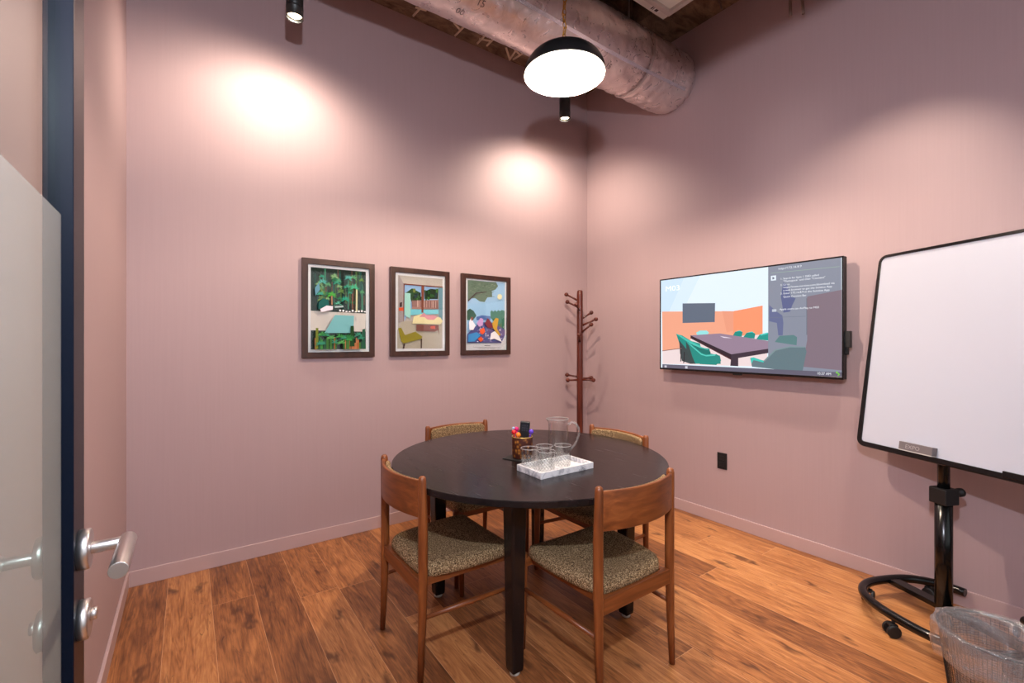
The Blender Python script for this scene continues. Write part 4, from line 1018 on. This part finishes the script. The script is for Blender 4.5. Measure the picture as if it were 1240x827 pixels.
# ------------------------------------------------------------------ glass door, open against the left wall
dr = thing('door_1', '', 'door', (0, 0, 0)); dr['kind'] = 'structure'; del dr['label']; del dr['category']
DX0, DX1, DG = -0.185, -0.149, -0.167; DYA, DYB, DH = 0.05, 1.09, 2.20
bm = bmesh.new()
add_box(bm, DX0, DX1, 1.0, DYB, 0.012, DH); add_box(bm, DX0, DX1, DYA, DYA + 0.06, 0.012, DH)
add_box(bm, DX0, DX1, DYA + 0.06, 1.0, 0.012, 0.10); add_box(bm, DX0, DX1, DYA + 0.06, 1.0, DH - 0.08, DH)
finish(bm, 'door_frame', M_navy, dr, bevel=0.0015)
box('door_pane', DG - 0.003, DG + 0.003, DYA + 0.055, 1.003, 0.09, DH - 0.07, thin_glass('clear_door_glass', (244, 249, 247), 0.02, 0.01, 0.06), dr)
box('frosted_film', DG + 0.0032, DG + 0.0036, DYA + 0.06, 1.0, 0.10, 1.50, thin_glass('frosted_film', (240, 244, 242), 0.01, 0.3, 0.03, haze=0.21, hazecol=(252, 252, 250)), dr)
for sgn, xs in ((1, DX1), (-1, DX0)):
    hy, hz = 1.045, 0.95
    bm = bmesh.new(); add_tube(bm, [(xs, hy, hz), (xs + sgn * 0.013, hy, hz), (xs + sgn * 0.015, hy, hz)], [0.033, 0.033, 0.031], 40)
    rs = finish(bm, 'handle_rose', M_steel, dr)
    nx2 = xs + sgn * 0.062
    bm = bmesh.new(); add_tube(bm, [(xs + sgn * 0.015, hy, hz), (nx2, hy, hz)], 0.0098, 28)
    add_tube(bm, [(nx2, hy + 0.012, hz), (nx2, hy - 0.128, hz)], 0.0128, 32)
    finish(bm, 'door_handle', M_steel, dr, bevel=0.001)
    bm = bmesh.new(); add_tube(bm, [(xs, hy, 0.832), (xs + sgn * 0.012, hy, 0.832), (xs + sgn * 0.014, hy, 0.832)], [0.032, 0.032, 0.029], 40)
    add_tube(bm, [(xs + sgn * 0.014, hy, 0.838), (xs + sgn * 0.022, hy, 0.838), (xs + sgn * 0.023, hy, 0.838)], [0.010, 0.010, 0.008], 28)
    finish(bm, 'lock_cylinder', M_steel, dr)

# ------------------------------------------------------------------ light
def area(name, loc, target, sx, sy, power, col):
    d = bpy.data.lights.new(name, 'AREA'); d.shape = 'RECTANGLE'; d.size = sx; d.size_y = sy; d.energy = power; d.color = col
    o = bpy.data.objects.new(name, d); COL.objects.link(o); o.location = loc
    o.rotation_euler = (Vector(target) - Vector(loc)).to_track_quat('-Z', 'Y').to_euler(); return o
# photographer's small cool flash above the doorway viewpoint, no fixture of the room
d = bpy.data.lights.new('camera_flash', 'POINT'); d.energy = FLASH; d.color = (0.80, 0.88, 1.0); d.shadow_soft_size = 0.03
o = bpy.data.objects.new('camera_flash', d); COL.objects.link(o); o.location = (0.03, 0.02, 2.04)
o = area('light_panel_glow', (2.38, 1.34, 3.484), (2.40, 1.34, 0.6), 0.40, 1.0, SPOT3, (1.0, 0.93, 0.86)); o.data.spread = 0.85
# corridor daylight beyond the doorway and the glazed partition
area('corridor_daylight', (1.3, -1.5, 1.6), (1.3, 1.0, 1.3), 3.0, 2.2, CORR, (0.95, 0.96, 1.0))
wd = bpy.data.worlds.new('World'); scene.world = wd; wd.use_nodes = True
wd.node_tree.nodes['Background'].inputs['Color'].default_value = (0.95, 0.95, 1.0, 1)
wd.node_tree.nodes['Background'].inputs['Strength'].default_value = WORLD

# ------------------------------------------------------------------ camera
cam = bpy.data.cameras.new('camera'); cam.sensor_width = 36; cam.lens = 553.0 / 1240 * 36; cam.clip_start = 0.01
co = bpy.data.objects.new('camera', cam); COL.objects.link(co); scene.camera = co
co.location = (0, 0, 1.3); co.rotation_euler = (PI / 2, 0, -math.atan2(0.5785, 0.8157))
scene.view_settings.view_transform = 'Standard'; scene.view_settings.look = 'None'; scene.view_settings.gamma = 1
scene.view_settings.use_curve_mapping = False; scene.view_settings.exposure = EXPO

try:
    scene.cycles.transparent_max_bounces = 64
except Exception:
    pass
